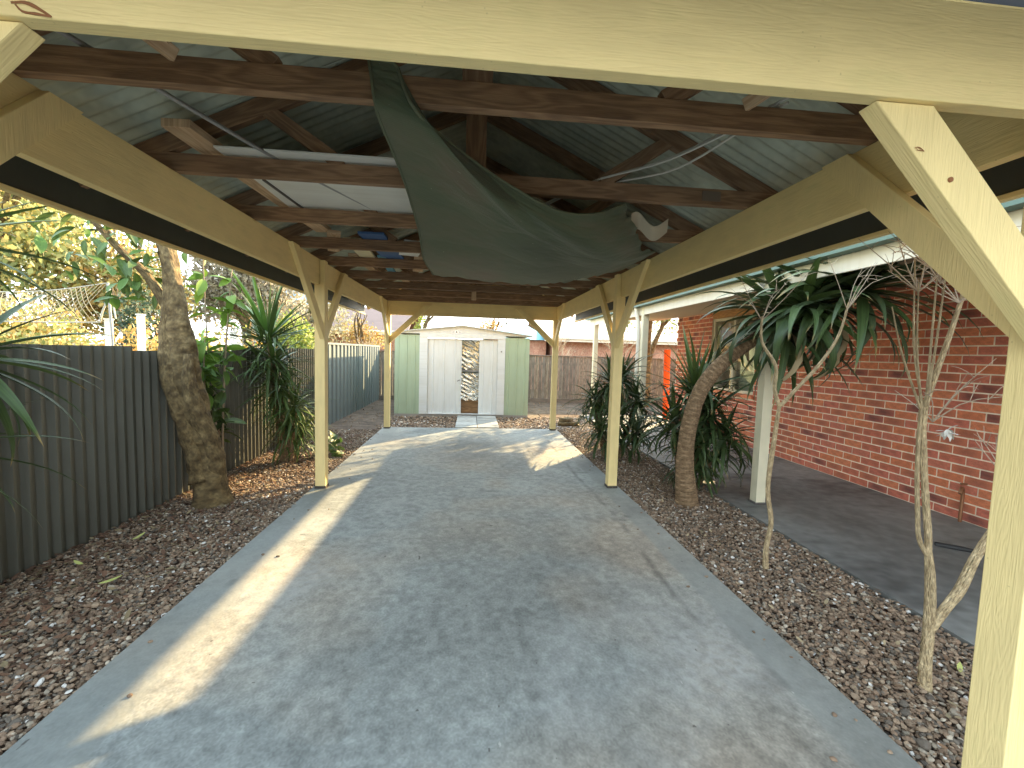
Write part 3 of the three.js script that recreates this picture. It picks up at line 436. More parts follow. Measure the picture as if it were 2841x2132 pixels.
baseMesh(solo('steel_pole', [limb([V(-2.28, -0.05, -11.9), V(-2.28, 1.33, -11.9)], [0.055, 0.055], 14, 3), limb([V(-2.28, 1.33, -11.9), V(-2.28, 1.40, -11.9)], [0.062, 0.045], 14, 3)], std({ map: dirtyPaint([0.80, 0.80, 0.68], [0.55, 0.5, 0.4], 0.5), roughness: 0.6 }), 'pale steel bollard pole in the corner by the blue-grey fence', 'pole'), -2.28, 0, -11.9);

// ------------------------------------------------------------------ garden shed
{
  const s = thing('garden_shed', 'green and white metal garden shed with a half open sliding door', 'shed'), x0 = -1.68, x1 = 1.30, z = -9.72, zb = -12.3, ye = 1.775, yp = 2.0, xc = -0.19;
  const green = (rgb) => std({ map: dirtyPaint(rgb, [0.5, 0.52, 0.42], 0.35, 0.8), roughness: 0.5, side: THREE.DoubleSide }), GL = green([0.66, 0.735, 0.63]), WH = std({ map: dirtyPaint([0.86, 0.88, 0.88], [0.66, 0.66, 0.62], 0.35, 0.9), roughness: 0.5, side: THREE.DoubleSide });
  const ribs = [[0, 0], [0.40, 0], [0.44, 1], [0.50, 1], [0.54, 0]];
  const ribbed = (a, b, h, zz, pitch, m, n, par) => { const c = Math.max(1, Math.round((b - a) / pitch)), g = corrugated(b - a, h, (b - a) / c, 0.012, ribs); g.translate(a, 0.03, zz); return part(par || s, n, g, m); };
  ribbed(x0, -1.145, ye - 0.03, z, 0.18, GL, 'front_panel'); ribbed(0.755, x1, ye - 0.03, z, 0.18, GL, 'front_panel');
  for (const x of [x0 + 0.001, x1 - 0.001]) { const g = corrugated(2.58, ye - 0.03, 0.215, 0.012, ribs); g.rotateY(Math.PI / 2).translate(x, 0.03, z); part(s, 'side_panel', g, GL); }
  ribbed(x0, x1, ye - 0.03, zb, 0.2, GL, 'rear_panel');
  part(s, 'door_jamb', bb(-1.143, -0.965, 0.03, ye - 0.045, z - 0.006, z + 0.022, 0.004, 'y'), WH); part(s, 'door_jamb', bb(0.58, 0.752, 0.03, ye - 0.045, z - 0.006, z + 0.022, 0.004, 'y'), WH);
  part(s, 'door_header', bb(-1.143, 0.752, ye - 0.044, ye + 0.035, z - 0.008, z + 0.03, 0.004, 'x'), WH);
  const d1 = ribbed(-0.962, -0.228, ye - 0.09, z - 0.02, 0.245, WH, 'sliding_door'); ribbed(0.172, 0.578, ye - 0.09, z - 0.02, 0.20, WH, 'sliding_door');
  part(d1, 'handle', limb([V(-0.30, 0.78, z - 0.02), V(-0.30, 0.78, z + 0.02), V(-0.27, 0.80, z + 0.03), V(-0.24, 0.80, z + 0.02)], [0.009, 0.008], 6, 8), std({ color: lin(0.1, 0.1, 0.1), roughness: 0.5 }));
  part(s, 'door_edge', bb(-0.226, -0.215, 0.03, ye - 0.06, z - 0.03, z + 0.002, 0.002, 'y'), WH);
  const gs = new THREE.Shape([new THREE.Vector2(x0 - 0.03, ye + 0.036), new THREE.Vector2(x1 + 0.03, ye + 0.036), new THREE.Vector2(x1 + 0.03, ye + 0.05), new THREE.Vector2(xc, yp), new THREE.Vector2(x0 - 0.03, ye + 0.05)]);
  part(s, 'gable', muv(new THREE.ExtrudeGeometry(gs, { depth: 0.02, bevelEnabled: false }).translate(0, 0, z + 0.002), 'x'), WH);
  for (const q of [-1, 1]) { const e = q < 0 ? x0 - 0.06 : x1 + 0.06; part(s, 'roof_panel', bar(V(e, ye + 0.055, (z + zb) / 2 + 0.04), V(xc, yp + 0.012, (z + zb) / 2 + 0.04), 2.66, 0.012, 0), WH); part(s, 'roof_trim', bar(V(e, ye + 0.045, z + 0.028), V(xc, yp + 0.004, z + 0.028), 0.012, 0.03, 0.002), WH); }
  part(s, 'floor', bb(x0, x1, -0.05, 0.03, zb, z), std({ color: lin(0.34, 0.32, 0.29) })); part(s, 'threshold', bb(-0.96, 0.57, 0.031, 0.05, z - 0.03, z + 0.02, 0.003), WH);
  // printed maker emblem: dark arrow-like mark on an oval between two wings
  const cv = document.createElement('canvas'); cv.width = 256; cv.height = 96; const c = cv.getContext('2d'); c.fillStyle = '#d9dcdd'; c.fillRect(0, 0, 256, 96); c.fillStyle = '#f2f4f4'; c.beginPath(); c.ellipse(128, 48, 44, 42, 0, 0, 7); c.fill();
  c.fillStyle = '#2b2d30'; c.beginPath(); c.moveTo(128, 14); c.lineTo(152, 76); c.lineTo(134, 64); c.lineTo(122, 64); c.lineTo(104, 76); c.fill(); c.fillStyle = '#9aa0a6'; for (const q of [-1, 1]) { c.beginPath(); c.moveTo(128 + q * 50, 40); c.lineTo(128 + q * 110, 56); c.lineTo(128 + q * 60, 62); c.fill(); }
  const et = new THREE.CanvasTexture(cv); et.colorSpace = THREE.SRGBColorSpace;
  part(s, 'emblem', new THREE.PlaneGeometry(0.24, 0.09).translate(-0.34, 1.868, z + 0.026), std({ map: et, roughness: 0.5 }));
  part(s, 'lock_plate', box(0.03, 0.03, 0.006, 0.665, 1.46, z + 0.024, 0.002), std({ color: lin(0.2, 0.2, 0.2) }));
  rebase(s, xc, 0, -11);
  // crumpled foil insulation standing inside the doorway, on a dark crate
  const foilM = std({ color: lin(0.86, 0.84, 0.76), metalness: 0.92, roughness: 0.2, side: THREE.DoubleSide });
  const foil = (y0, y1, lab, sd) => { const g = new THREE.BoxGeometry(0.78, y1 - y0, 0.34, 30, 30, 6), p = g.attributes.position; for (let i = 0; i < p.count; i++) { const X = p.getX(i), Y = p.getY(i), k = 0.05 * (fbm(X * 9 + Y * 7 + sd, Y * 11 - X * 4 + sd, 3) - 0.5) + 0.026 * Math.sin((X * 0.7 + Y * 1.3) * 52 + 5 * fbm(X * 6 + sd, Y * 6, 2)); p.setZ(i, p.getZ(i) + k); p.setX(i, X + k * 0.6); } g.computeVertexNormals(); baseMesh(solo('foil_bundle', g.toNonIndexed().translate(0.0, (y0 + y1) / 2, -10.12), foilM, lab, 'foil bundle'), 0, y0, -10.12); };
  foil(0.32, 0.96, 'crumpled silver foil bundle on the crate, lower of the two in the shed doorway', 3); foil(1.03, 1.70, 'crumpled silver foil bundle on the grey shelf, upper of the two in the shed doorway', 11);
  baseMesh(solo('storage_crate', [bb(-0.42, 0.42, 0.031, 0.30, -10.3, -9.93, 0.006), bb(-0.44, 0.44, 0.30, 0.318, -10.32, -9.91, 0.004)], std({ map: timberMap([0.66, 0.54, 0.40], [0.48, 0.36, 0.24], 51), roughness: 0.8 }), 'timber crate on the shed floor under the foil bundles', 'crate'), 0, 0.03, -10.1);
  baseMesh(solo('shelf_board', [bb(-0.60, 0.60, 0.985, 1.025, -10.32, -9.90, 0.004), bb(-0.60, -0.56, 0.031, 0.984, -10.32, -9.90, 0.003), bb(0.56, 0.60, 0.031, 0.984, -10.32, -9.90, 0.003)], std({ color: lin(0.34, 0.35, 0.36), roughness: 0.6 }), 'grey shelf inside the shed doorway between the two foil bundles', 'shelf'), 0, 0.03, -10.1);
  const pav = std({ map: plainConc(0.66, 21), roughness: 0.85 });
  for (const [a, b, c2, d] of [[-0.28, 0.132, -9.66, -8.92], [0.142, 0.56, -9.66, -8.92], [-0.28, 0.132, -8.91, -8.17], [0.142, 0.56, -8.91, -8.17]]) baseMesh(solo('concrete_paver', bb(a, b, -0.08, 0.012 + rnd() * 0.006, c2, d, 0.006), pav, c2 < -9 ? 'grey concrete paver butted against the shed door threshold' : 'grey concrete paver butted against the far edge of the slab', 'paver', c2 < -9 ? 'pavers at the shed door' : 'pavers at the slab edge'), (a + b) / 2, 0, (c2 + d) / 2);
}

// ------------------------------------------------------------------ plants
const GREENS = (list, tr = 0.15, ro = 0.5) => list.map((c) => new THREE.MeshPhysicalMaterial({ color: lin(...c), roughness: ro, transmission: tr, thickness: 0, side: THREE.DoubleSide, specularIntensity: 0.7 }));
const sg = (x) => Math.pow(x, 1 / 2.2);
const STRAPS = (list, tr, ro) => list.map((c, k) => { const b = [sg(c[0]), sg(c[1]), sg(c[2])]; const m = new THREE.MeshPhysicalMaterial({ map: tex(32, 128, (u, v) => { const st = fbm(u * 12 + k * 5, v * 3 + k * 7, 3, 64), bl = fbm(u * 3 + k * 11, v * 14, 3, 64), tip = sstep(0.86, 0.97, v + 0.10 * (bl - 0.5) + (k === 2 ? 0.06 : 0)); let q = mul3(b, 0.82 + 0.36 * st); if (Math.abs(u - 0.5) < 0.05) q = mul3(q, 1.15); if (bl > 0.68) q = mix3(q, [0.50, 0.45, 0.26], (bl - 0.68) * 2); return mix3(q, [0.60, 0.50, 0.32], tip * 0.85); }), roughness: ro, transmission: tr, thickness: 0, side: THREE.DoubleSide, specularIntensity: 0.7 }); return m; });
const DARKG = STRAPS([[0.045, 0.080, 0.022], [0.058, 0.100, 0.028], [0.075, 0.120, 0.036], [0.062, 0.098, 0.042]], 0.12, 0.48);
const MIDG = STRAPS([[0.075, 0.13, 0.030], [0.09, 0.155, 0.038], [0.12, 0.18, 0.048], [0.07, 0.115, 0.04]], 0.25, 0.5);
const BRIGHTG = GREENS([[0.16, 0.30, 0.04], [0.22, 0.36, 0.05], [0.11, 0.22, 0.04]], 0.4, 0.6);
const DRYL = GREENS([[0.32, 0.24, 0.13], [0.42, 0.34, 0.20]], 0.1, 0.9);
// strap leaf of unit length along +z, rising at elev and bending down by droop; wid relative to length
function strap(elev, droop, wid, fold = 0.35, kink = 0) {
  const n = 9, P = [], I = [], U = []; let y = 0, z = 0;
  for (let i = 0; i <= n; i++) {
    const t = i / n, a = elev - droop * t * t * (kink && t > kink ? 1.7 : 1), w = wid * 0.5 * Math.min(1, 0.45 + t * 2.2) * Math.pow(Math.max(0, 1 - Math.pow(t, 1.9)), 1.0);
    const nx = -Math.sin(a), nzv = Math.cos(a);     // leaf normal in the y/z plane: (nzv up)
    P.push(-w, y + fold * w * nzv, z + fold * w * nx, 0, y, z, w, y + fold * w * nzv, z + fold * w * nx); U.push(0, t, 0.5, t, 1, t);
    y += Math.sin(a) / n; z += Math.cos(a) / n;
  }
  for (let i = 0; i < n; i++) for (let j = 0; j < 2; j++) { const a = i * 3 + j, b = a + 3; I.push(a, b, a + 1, b, b + 1, a + 1); }
  const g = new THREE.BufferGeometry(); g.setAttribute('position', new THREE.Float32BufferAttribute(P, 3)); g.setAttribute('uv', new THREE.Float32BufferAttribute(U, 2)); g.setIndex(I); g.computeVertexNormals(); return g;
}
const strapCache = new Map();
function strapOf(e, d, w) { e = Math.round(e * 6) / 6; d = Math.round(d * 5) / 5; w = Math.round(w * 50) / 50; const k = e + '|' + d + '|' + w; if (!strapCache.has(k)) strapCache.set(k, strap(e, d, w, 0.35, d > 1.4 ? 0.55 : 0)); return strapCache.get(k); }
function rosette(crown, c, n, len, wid, mats, { e0 = 1.35, e1 = -0.5, d0 = 0.25, d1 = 1.3, tiltX = 0, tiltZ = 0, az0 = 0, azR = Math.PI * 2, dry = 0 } = {}) {
  const h = new THREE.Quaternion().setFromEuler(new THREE.Euler(tiltX, 0, tiltZ)), q = new THREE.Quaternion();
  for (let i = 0; i < n; i++) {
    const t = (i + 0.5) / n, e = lerp(e0, e1, Math.pow(t, 0.9)) + R(-0.18, 0.18), d = lerp(d0, d1, t) + R(-0.2, 0.25), L = len * R(0.78, 1.12) * (t < 0.12 ? 0.75 : 1);
    const m = part(crown, 'leaf', strapOf(e, d, wid / len * R(0.85, 1.15)), t > 0.85 && rnd() < dry ? DRYL[i % 2] : mats[Math.floor(rnd() * mats.length)]);
    m.position.copy(c).add(V(R(-0.012, 0.012), -t * 0.10 * len, R(-0.012, 0.012))); m.scale.setScalar(L);
    m.quaternion.copy(h).multiply(q.setFromAxisAngle(V(0, 1, 0), az0 + (azR >= 6 ? i * 2.39996 : R(-azR / 2, azR / 2)))); m.rotateZ(R(-0.25, 0.25));
  }
}
const bark = (c0, c1, s = 1) => std({ map: tex(128, 256, (u, v) => { const a = fbm(u * 8, v * 16, 5, 8), f = fbm(u * 40, v * 40, 3, 40); return mul3(mix3(c0, c1, clamp(a * 1.5 - 0.25)), 0.75 + 0.5 * f); }, 1.6, s), bumpMap: tex(128, 256, (u, v) => { const k = fbm(u * 24, v * 24, 4, 24); return [k, k, k]; }, 1.6, s, false), bumpScale: 0.014, roughness: 0.95 });
const BARKT = bark([0.28, 0.225, 0.14], [0.54, 0.47, 0.33], 1.2), BARKD = bark([0.40, 0.32, 0.23], [0.64, 0.54, 0.42], 3.5);
const BARKS = bark([0.62, 0.54, 0.41], [0.82, 0.74, 0.59], 2), TWIG = std({ color: lin(0.36, 0.28, 0.20), roughness: 0.95 });

// bent dracaena on the right
{
  const p = thing('bent_dracaena', 'dracaena with bowed bare trunk and large drooping crown by the verandah', 'plant');
  part(p, 'trunk', limb([V(2.20, -0.06, -4.08), V(2.15, 0.40, -4.08), V(2.17, 0.78, -4.08), V(2.27, 1.15, -4.07), V(2.47, 1.43, -4.04), V(2.74, 1.65, -4.0), V(2.98, 1.86, -3.95)], [0.122, 0.088, 0.078, 0.074, 0.070, 0.062, 0.055], 16, 40, 0.05, 3), BARKD);
  part(p, 'trunk_stub', limb([V(2.74, 1.65, -4.0), V(2.95, 1.72, -3.9), V(3.2, 1.9, -3.8)], [0.05, 0.04, 0.03], 10, 10, 0.06, 5), BARKD);
  const c = sub(p, 'crown');
  rosette(c, V(2.98, 1.92, -3.95), 60, 0.88, 0.098, DARKG, { e0: 1.0, e1: -0.7, d0: 0.7, d1: 1.9, tiltZ: -0.25, dry: 0.3 });
  rosette(c, V(3.22, 2.04, -3.75), 64, 0.92, 0.098, DARKG, { e0: 1.0, e1: -0.8, d0: 0.6, d1: 1.9, tiltZ: -0.25, tiltX: 0.15, dry: 0.3 });
  rosette(c, V(3.30, 2.10, -3.45), 50, 0.9, 0.09, DARKG.concat(MIDG[0]), { e0: 0.9, e1: -0.6, d0: 0.4, d1: 1.6, tiltX: 0.25 });
  rosette(c, V(2.95, 1.80, -3.85), 30, 0.8, 0.085, DARKG, { e0: 0.1, e1: -1.0, d0: 0.7, d1: 0.7 });
  rosette(c, V(3.35, 2.15, -3.6), 28, 0.95, 0.085, DARKG.concat(MIDG[0]), { e0: 1.2, e1: 0.1, d0: 0.4, d1: 1.2 });
  rosette(c, V(2.90, 1.98, -3.6), 36, 0.8, 0.09, DARKG.concat(MIDG[0]), { e0: 1.0, e1: -0.6, d0: 0.5, d1: 1.8, tiltX: 0.2 });
  rebase(p, 2.2, 0, -4.08);
}
// strap-leaf clump behind it
function clump(name, lab, base, heads, mats, cat = 'plant') {
  const p = thing(name, lab, cat), c = sub(p, 'crown');
  for (const [x, y, z, n, L, w, o] of heads) { part(p, 'stem', limb([V(base[0] + (x - base[0]) * 0.35, -0.05, base[2] + (z - base[2]) * 0.35), V(lerp(base[0], x, 0.7), y * 0.5, lerp(base[2], z, 0.7)), V(x, y - 0.03, z)], [0.03, 0.024, 0.02], 8, 8, 0.05, x), BARKD); rosette(c, V(x, y, z), n, L, w, o.own || mats, o); }
  const inner = []; for (let i = 0; i < 320; i++) { const hd = heads[i % heads.length], e = R(-0.9, 0.9), st = strapOf(e, R(0.6, 1.9), hd[5] / hd[4]); inner.push(st.clone().applyMatrix4(new THREE.Matrix4().compose(V(hd[0] + R(-0.09, 0.09), hd[1] - R(0, 0.32), hd[2] + R(-0.09, 0.09)), new THREE.Quaternion().setFromAxisAngle(V(0, 1, 0), R(0, 6.28)), V(1, 1, 1).multiplyScalar(hd[4] * R(0.6, 0.95))))); }
  part(p, 'inner_leaves', inner, mats[0]).userData.kind = 'stuff';
  rebase(p, ...base); return p;
}
clump('strap_leaf_clump', 'dark strap-leaf clump with upright shoot behind the bowed trunk', [2.5, 0, -4.75], [
  [2.50, 1.10, -4.62, 40, 0.76, 0.06, { e0: 1.5, e1: 0.1, d0: 0.1, d1: 1.0, own: MIDG }], [2.74, 0.85, -4.70, 36, 0.66, 0.056, { e0: 1.2, e1: -0.7, d0: 0.4, d1: 1.6 }], [2.38, 0.72, -4.85, 36, 0.62, 0.056, { e0: 1.2, e1: -0.7, d0: 0.4, d1: 1.6 }],
  [2.85, 0.62, -4.55, 34, 0.62, 0.054, { e0: 1.1, e1: -0.9, d0: 0.6, d1: 1.8 }], [2.55, 0.50, -4.55, 36, 0.56, 0.052, { e0: 1.0, e1: -0.9, d0: 0.6, d1: 1.6 }], [2.72, 1.15, -4.85, 26, 0.62, 0.045, { e0: 1.4, e1: 0, d0: 0.2, d1: 1.2 }], [2.45, 0.3, -4.62, 26, 0.45, 0.035, { e0: 0.9, e1: -0.5, d0: 0.6, d1: 1.3 }]], DARKG);
clump('strap_leaf_clump', 'dense dark strap-leaf clump behind the right middle post', [2.05, 0, -6.1], [
  [1.98, 1.10, -6.0, 44, 0.62, 0.052, { e0: 1.4, e1: -0.8, d0: 0.5, d1: 2.0 }], [2.22, 1.18, -6.15, 42, 0.6, 0.052, { e0: 1.4, e1: -0.8, d0: 0.5, d1: 2.0 }], [1.80, 0.82, -6.1, 40, 0.56, 0.05, { e0: 1.2, e1: -0.9, d0: 0.7, d1: 2.0 }],
  [2.36, 0.85, -5.95, 40, 0.58, 0.05, { e0: 1.2, e1: -0.9, d0: 0.7, d1: 2.0 }], [2.02, 0.60, -5.8, 44, 0.52, 0.048, { e0: 1.1, e1: -0.9, d0: 0.7, d1: 1.9 }], [1.86, 0.40, -5.95, 34, 0.42, 0.045, { e0: 1.1, e1: -0.6, d0: 0.6, d1: 1.6 }], [2.3, 0.42, -5.75, 36, 0.46, 0.048, { e0: 1.1, e1: -0.6, d0: 0.6, d1: 1.6 }]], DARKG);
// yucca on the left
clump('dracaena', 'tall dracaena with fountain of narrow green leaves by the left middle post', [-2.28, 0, -5.66], [
  [-2.52, 1.58, -5.66, 56, 0.92, 0.05, { e0: 1.5, e1: 0.05, d0: 0.1, d1: 0.7 }], [-2.44, 1.25, -5.66, 44, 0.66, 0.04, { e0: 0.9, e1: -0.5, d0: 0.2, d1: 0.9 }], [-2.36, 0.95, -5.62, 40, 0.58, 0.038, { e0: 0.8, e1: -0.8, d0: 0.2, d1: 0.9 }],
  [-2.18, 0.72, -5.60, 44, 0.52, 0.036, { e0: 1.2, e1: -0.8, d0: 0.3, d1: 1.2 }], [-2.30, 0.52, -5.7, 44, 0.5, 0.036, { e0: 1.0, e1: -0.7, d0: 0.3, d1: 1.2 }], [-2.12, 0.42, -5.72, 26, 0.42, 0.034, { e0: 1.0, e1: -0.6, d0: 0.3, d1: 1.2 }]], MIDG.concat(BRIGHTG[2]));
// near left dracaena reaching into view
{
  const p = thing('dracaena', 'dracaena with long arching leaves in front of the dark fence', 'plant');
  part(p, 'trunk', limb([V(-2.62, -0.05, -2.35), V(-2.60, 0.7, -2.42), V(-2.55, 1.30, -2.50), V(-2.68, 1.95, -2.45)], [0.075, 0.06, 0.055, 0.045], 12, 20, 0.05, 4), BARKT);
  const c = sub(p, 'crown');
  rosette(c, V(-2.46, 1.38, -2.35), 34, 0.68, 0.06, DARKG.concat(MIDG), { e0: 0.8, e1: -0.9, d0: 0.3, d1: 1.0 });
  rosette(c, V(-2.52, 1.92, -2.3), 26, 0.66, 0.06, MIDG.concat(DARKG), { e0: 0.9, e1: -0.6, d0: 0.2, d1: 0.9 });
  rosette(c, V(-2.5, 0.95, -2.2), 20, 0.62, 0.045, DARKG, { e0: 0.5, e1: -0.9, d0: 0.3, d1: 0.9 });
  rebase(p, -2.62, 0, -2.35);
}
// broad leaf of unit length along +z
const broad = (wid = 0.42, curl = 0.5) => { const n = 6, P = [], I = []; for (let i = 0; i <= n; i++) { const t = i / n, w = wid * 0.5 * Math.pow(Math.sin(Math.PI * Math.min(1, t * 0.93 + 0.06)), 0.8), y = -curl * t * t * 0.5; P.push(-w, y + w * 0.35, t, 0, y, t, w, y + w * 0.35, t); } for (let i = 0; i < n; i++) for (let j = 0; j < 2; j++) { const a = i * 3 + j, b = a + 3; I.push(a, b, a + 1, b, b + 1, a + 1); } const g = new THREE.BufferGeometry(); g.setAttribute('position', new THREE.Float32BufferAttribute(P, 3)); { const U = []; for (let i = 0; i <= n; i++) for (const u of [0.2, 0.5, 0.8]) U.push(u, i / n * 0.8); g.setAttribute('uv', new THREE.Float32BufferAttribute(U, 2)); } g.setIndex(I); g.computeVertexNormals(); return g; };
const BROAD = [broad(0.42, 0.5), broad(0.36, 0.9), broad(0.48, 0.2)];
function leafAt(par, p, az, el, s, mats, name = 'leaf') { const m = part(par, name, BROAD[Math.floor(rnd() * 3)], mats[Math.floor(rnd() * mats.length)]); m.position.copy(p); m.rotation.order = 'YXZ'; m.rotation.set(-el, az, R(-1.0, 1.0)); m.scale.setScalar(s); return m; }
// sapling with light green leaves
{
  const p = thing('leafy_sapling', 'slender sapling with light green leaves between tree trunk and dracaena', 'plant'), c = sub(p, 'foliage');
  const stems = [[V(-2.60, -0.05, -4.75), V(-2.63, 0.75, -4.72), V(-2.68, 1.40, -4.70), V(-2.71, 2.35, -4.7)], [V(-2.58, -0.05, -4.72), V(-2.55, 0.9, -4.72), V(-2.50, 1.5, -4.7), V(-2.42, 2.25, -4.68)], [V(-2.6, 0.5, -4.74), V(-2.66, 1.0, -4.6), V(-2.62, 1.5, -4.55)]];
  for (const s of stems) { part(p, 'stem', limb(s, [0.013, 0.010, 0.005], 6, 14, 0.05, 2), TWIG); const cv = new THREE.CatmullRomCurve3(s); for (let i = 0; i < 44; i++) { const t = R(0.2, 1); leafAt(c, cv.getPoint(t), R(0, 6.28), R(-1.2, 0.7), R(0.12, 0.22), t > 0.45 ? BRIGHTG : MIDG); } }
  rebase(p, -2.6, 0, -4.72);
}
// low leafy plant by the slab
{
  const p = thing('low_plant', 'small low plant with glossy round leaves beside the left slab edge', 'plant'); const c = sub(p, 'foliage');
  for (let i = 0; i < 46; i++) { const a = R(0, 6.28), r = R(0, 0.2); leafAt(c, V(-1.84 + Math.cos(a) * r * 0.6, R(0.0, 0.2) - r * 0.3, -6.1 + Math.sin(a) * r), a, R(0.0, 1.1), R(0.10, 0.17), BRIGHTG.slice(2).concat(MIDG)); }
  part(p, 'stem', limb([V(-1.84, -0.05, -6.1), V(-1.84, 0.12, -6.1)], [0.012, 0.008], 6, 3), TWIG); rebase(p, -1.84, 0, -6.1);
}
// old tree on the left
{
  const p = thing('old_tree', 'gnarled leaning tree trunk with a dark hollow against the dark fence', 'tree'), W = (x, y, z) => V(x, y, z);
  const tr = part(p, 'trunk', [limb([W(-2.35, -0.08, -4.16), W(-2.39, 0.25, -4.16), W(-2.44, 0.55, -4.16), W(-2.52, 0.95, -4.15), W(-2.57, 1.22, -4.15), W(-2.60, 1.52, -4.17), W(-2.66, 1.95, -4.18), W(-2.74, 2.4, -4.2), W(-2.80, 3.0, -4.25)], [0.155, 0.132, 0.125, 0.115, 0.102, 0.076, 0.068, 0.064, 0.055], 24, 70, 0.15, 6),
    limb([W(-2.42, 0.2, -4.10), W(-2.53, 0.75, -4.08), W(-2.64, 1.15, -4.08), W(-2.69, 1.45, -4.12), W(-2.71, 1.9, -4.16)], [0.085, 0.082, 0.078, 0.055, 0.03], 14, 40, 0.16, 8), limb([W(-2.30, 0.0, -4.18), W(-2.33, 0.5, -4.12), W(-2.47, 1.0, -4.06), W(-2.50, 1.35, -4.10)], [0.095, 0.08, 0.07, 0.035], 14, 30, 0.18, 12)], BARKT);
  const bp = [[[-2.70, 1.72, -4.18], [-2.86, 2.03, -4.15], [-3.05, 2.25, -4.1], [-3.3, 2.6, -4.0]], [[-2.76, 2.3, -4.2], [-3.0, 2.8, -4.4], [-3.3, 3.2, -4.6]], [[-2.8, 2.9, -4.25], [-2.7, 3.4, -4.0], [-2.9, 3.9, -3.8]], [[-2.8, 2.95, -4.25], [-3.0, 3.5, -4.7], [-2.9, 4.1, -5.1]]];
  const fol = [[], [], []];
  for (const b of bp) { const pts = b.map((q) => V(...q)); part(p, 'branch', limb(pts, [0.045, 0.03, 0.014], 8, 12, 0.1, 3), BARKT); const cv = new THREE.CatmullRomCurve3(pts); for (let i = 0; i < 90; i++) { const q = cv.getPoint(R(0.35, 1)).add(V(R(-0.28, 0.28), R(-0.35, 0.25), R(-0.28, 0.28))), s = R(0.10, 0.19); fol[i % 3].push(BROAD[i % 3].clone().applyMatrix4(new THREE.Matrix4().compose(q, new THREE.Quaternion().setFromEuler(new THREE.Euler(R(-0.2, 1.1), R(0, 6.28), R(-0.5, 0.5), 'YXZ')), V(s, s, s)))); } }
  fol.forEach((g, i) => part(p, 'crown', g, i < 2 ? MIDG[i] : BRIGHTG[2]));
  rebase(p, -2.35, 0, -4.16);
}
// bare saplings on the right
function twigs(p, from, n, len, up, rad = 0.004) { const g = []; for (let i = 0; i < n; i++) { const a = R(0, 6.28), d = V(Math.cos(a) * R(0.3, 1), up + R(-0.2, 0.4), Math.sin(a) * R(0.3, 1)).normalize(), q = from.clone().addScaledVector(d, len * 0.5), e = from.clone().addScaledVector(d, len * R(0.7, 1.1)).add(V(R(-0.05, 0.05), R(-0.08, 0.05), R(-0.05, 0.05))); g.push(limb([from, q, e], [rad, rad * 0.7, rad * 0.35], 5, 5)); for (let k = 0; k < 2; k++) { const b = q.clone().lerp(e, R(0, 0.7)), f = b.clone().add(V(R(-0.12, 0.12), R(-0.02, 0.12), R(-0.12, 0.12))); g.push(limb([b, b.clone().lerp(f, 0.5).add(V(0, 0.01, 0)), f], [rad * 0.6, rad * 0.25], 4, 3)); } } return part(p, 'twigs', g, TWIG); }
{
  const p = thing('bare_sapling', 'slim bare crooked sapling in the pebbles beside the verandah post', 'plant');
  part(p, 'stem', limb([V(2.108, -0.05, -2.78), V(2.10, 0.12, -2.78), V(2.122, 0.31, -2.78), V(2.085, 0.5, -2.78), V(2.079, 0.62, -2.78), V(2.10, 0.9, -2.78), V(2.12, 1.14, -2.78)], [0.020, 0.018, 0.016, 0.016, 0.016, 0.015, 0.013], 10, 30, 0.08, 5), BARKS);
  part(p, 'branch', limb([V(2.12, 1.13, -2.78), V(2.09, 1.25, -2.8), V(2.09, 1.40, -2.8), V(2.00, 1.58, -2.84), V(1.99, 1.75, -2.84)], [0.014, 0.012, 0.010, 0.007], 8, 16, 0.08, 2), BARKS);
  part(p, 'branch', limb([V(2.12, 1.13, -2.78), V(2.24, 1.28, -2.76), V(2.35, 1.42, -2.74), V(2.46, 1.62, -2.72), V(2.50, 1.85, -2.7)], [0.014, 0.012, 0.010, 0.006], 8, 16, 0.08, 3), BARKS);
  twigs(p, V(1.99, 1.72, -2.84), 5, 0.4, 0.9, 0.003); twigs(p, V(2.49, 1.8, -2.7), 5, 0.4, 0.9, 0.003);
  rebase(p, 2.108, 0, -2.78);
}
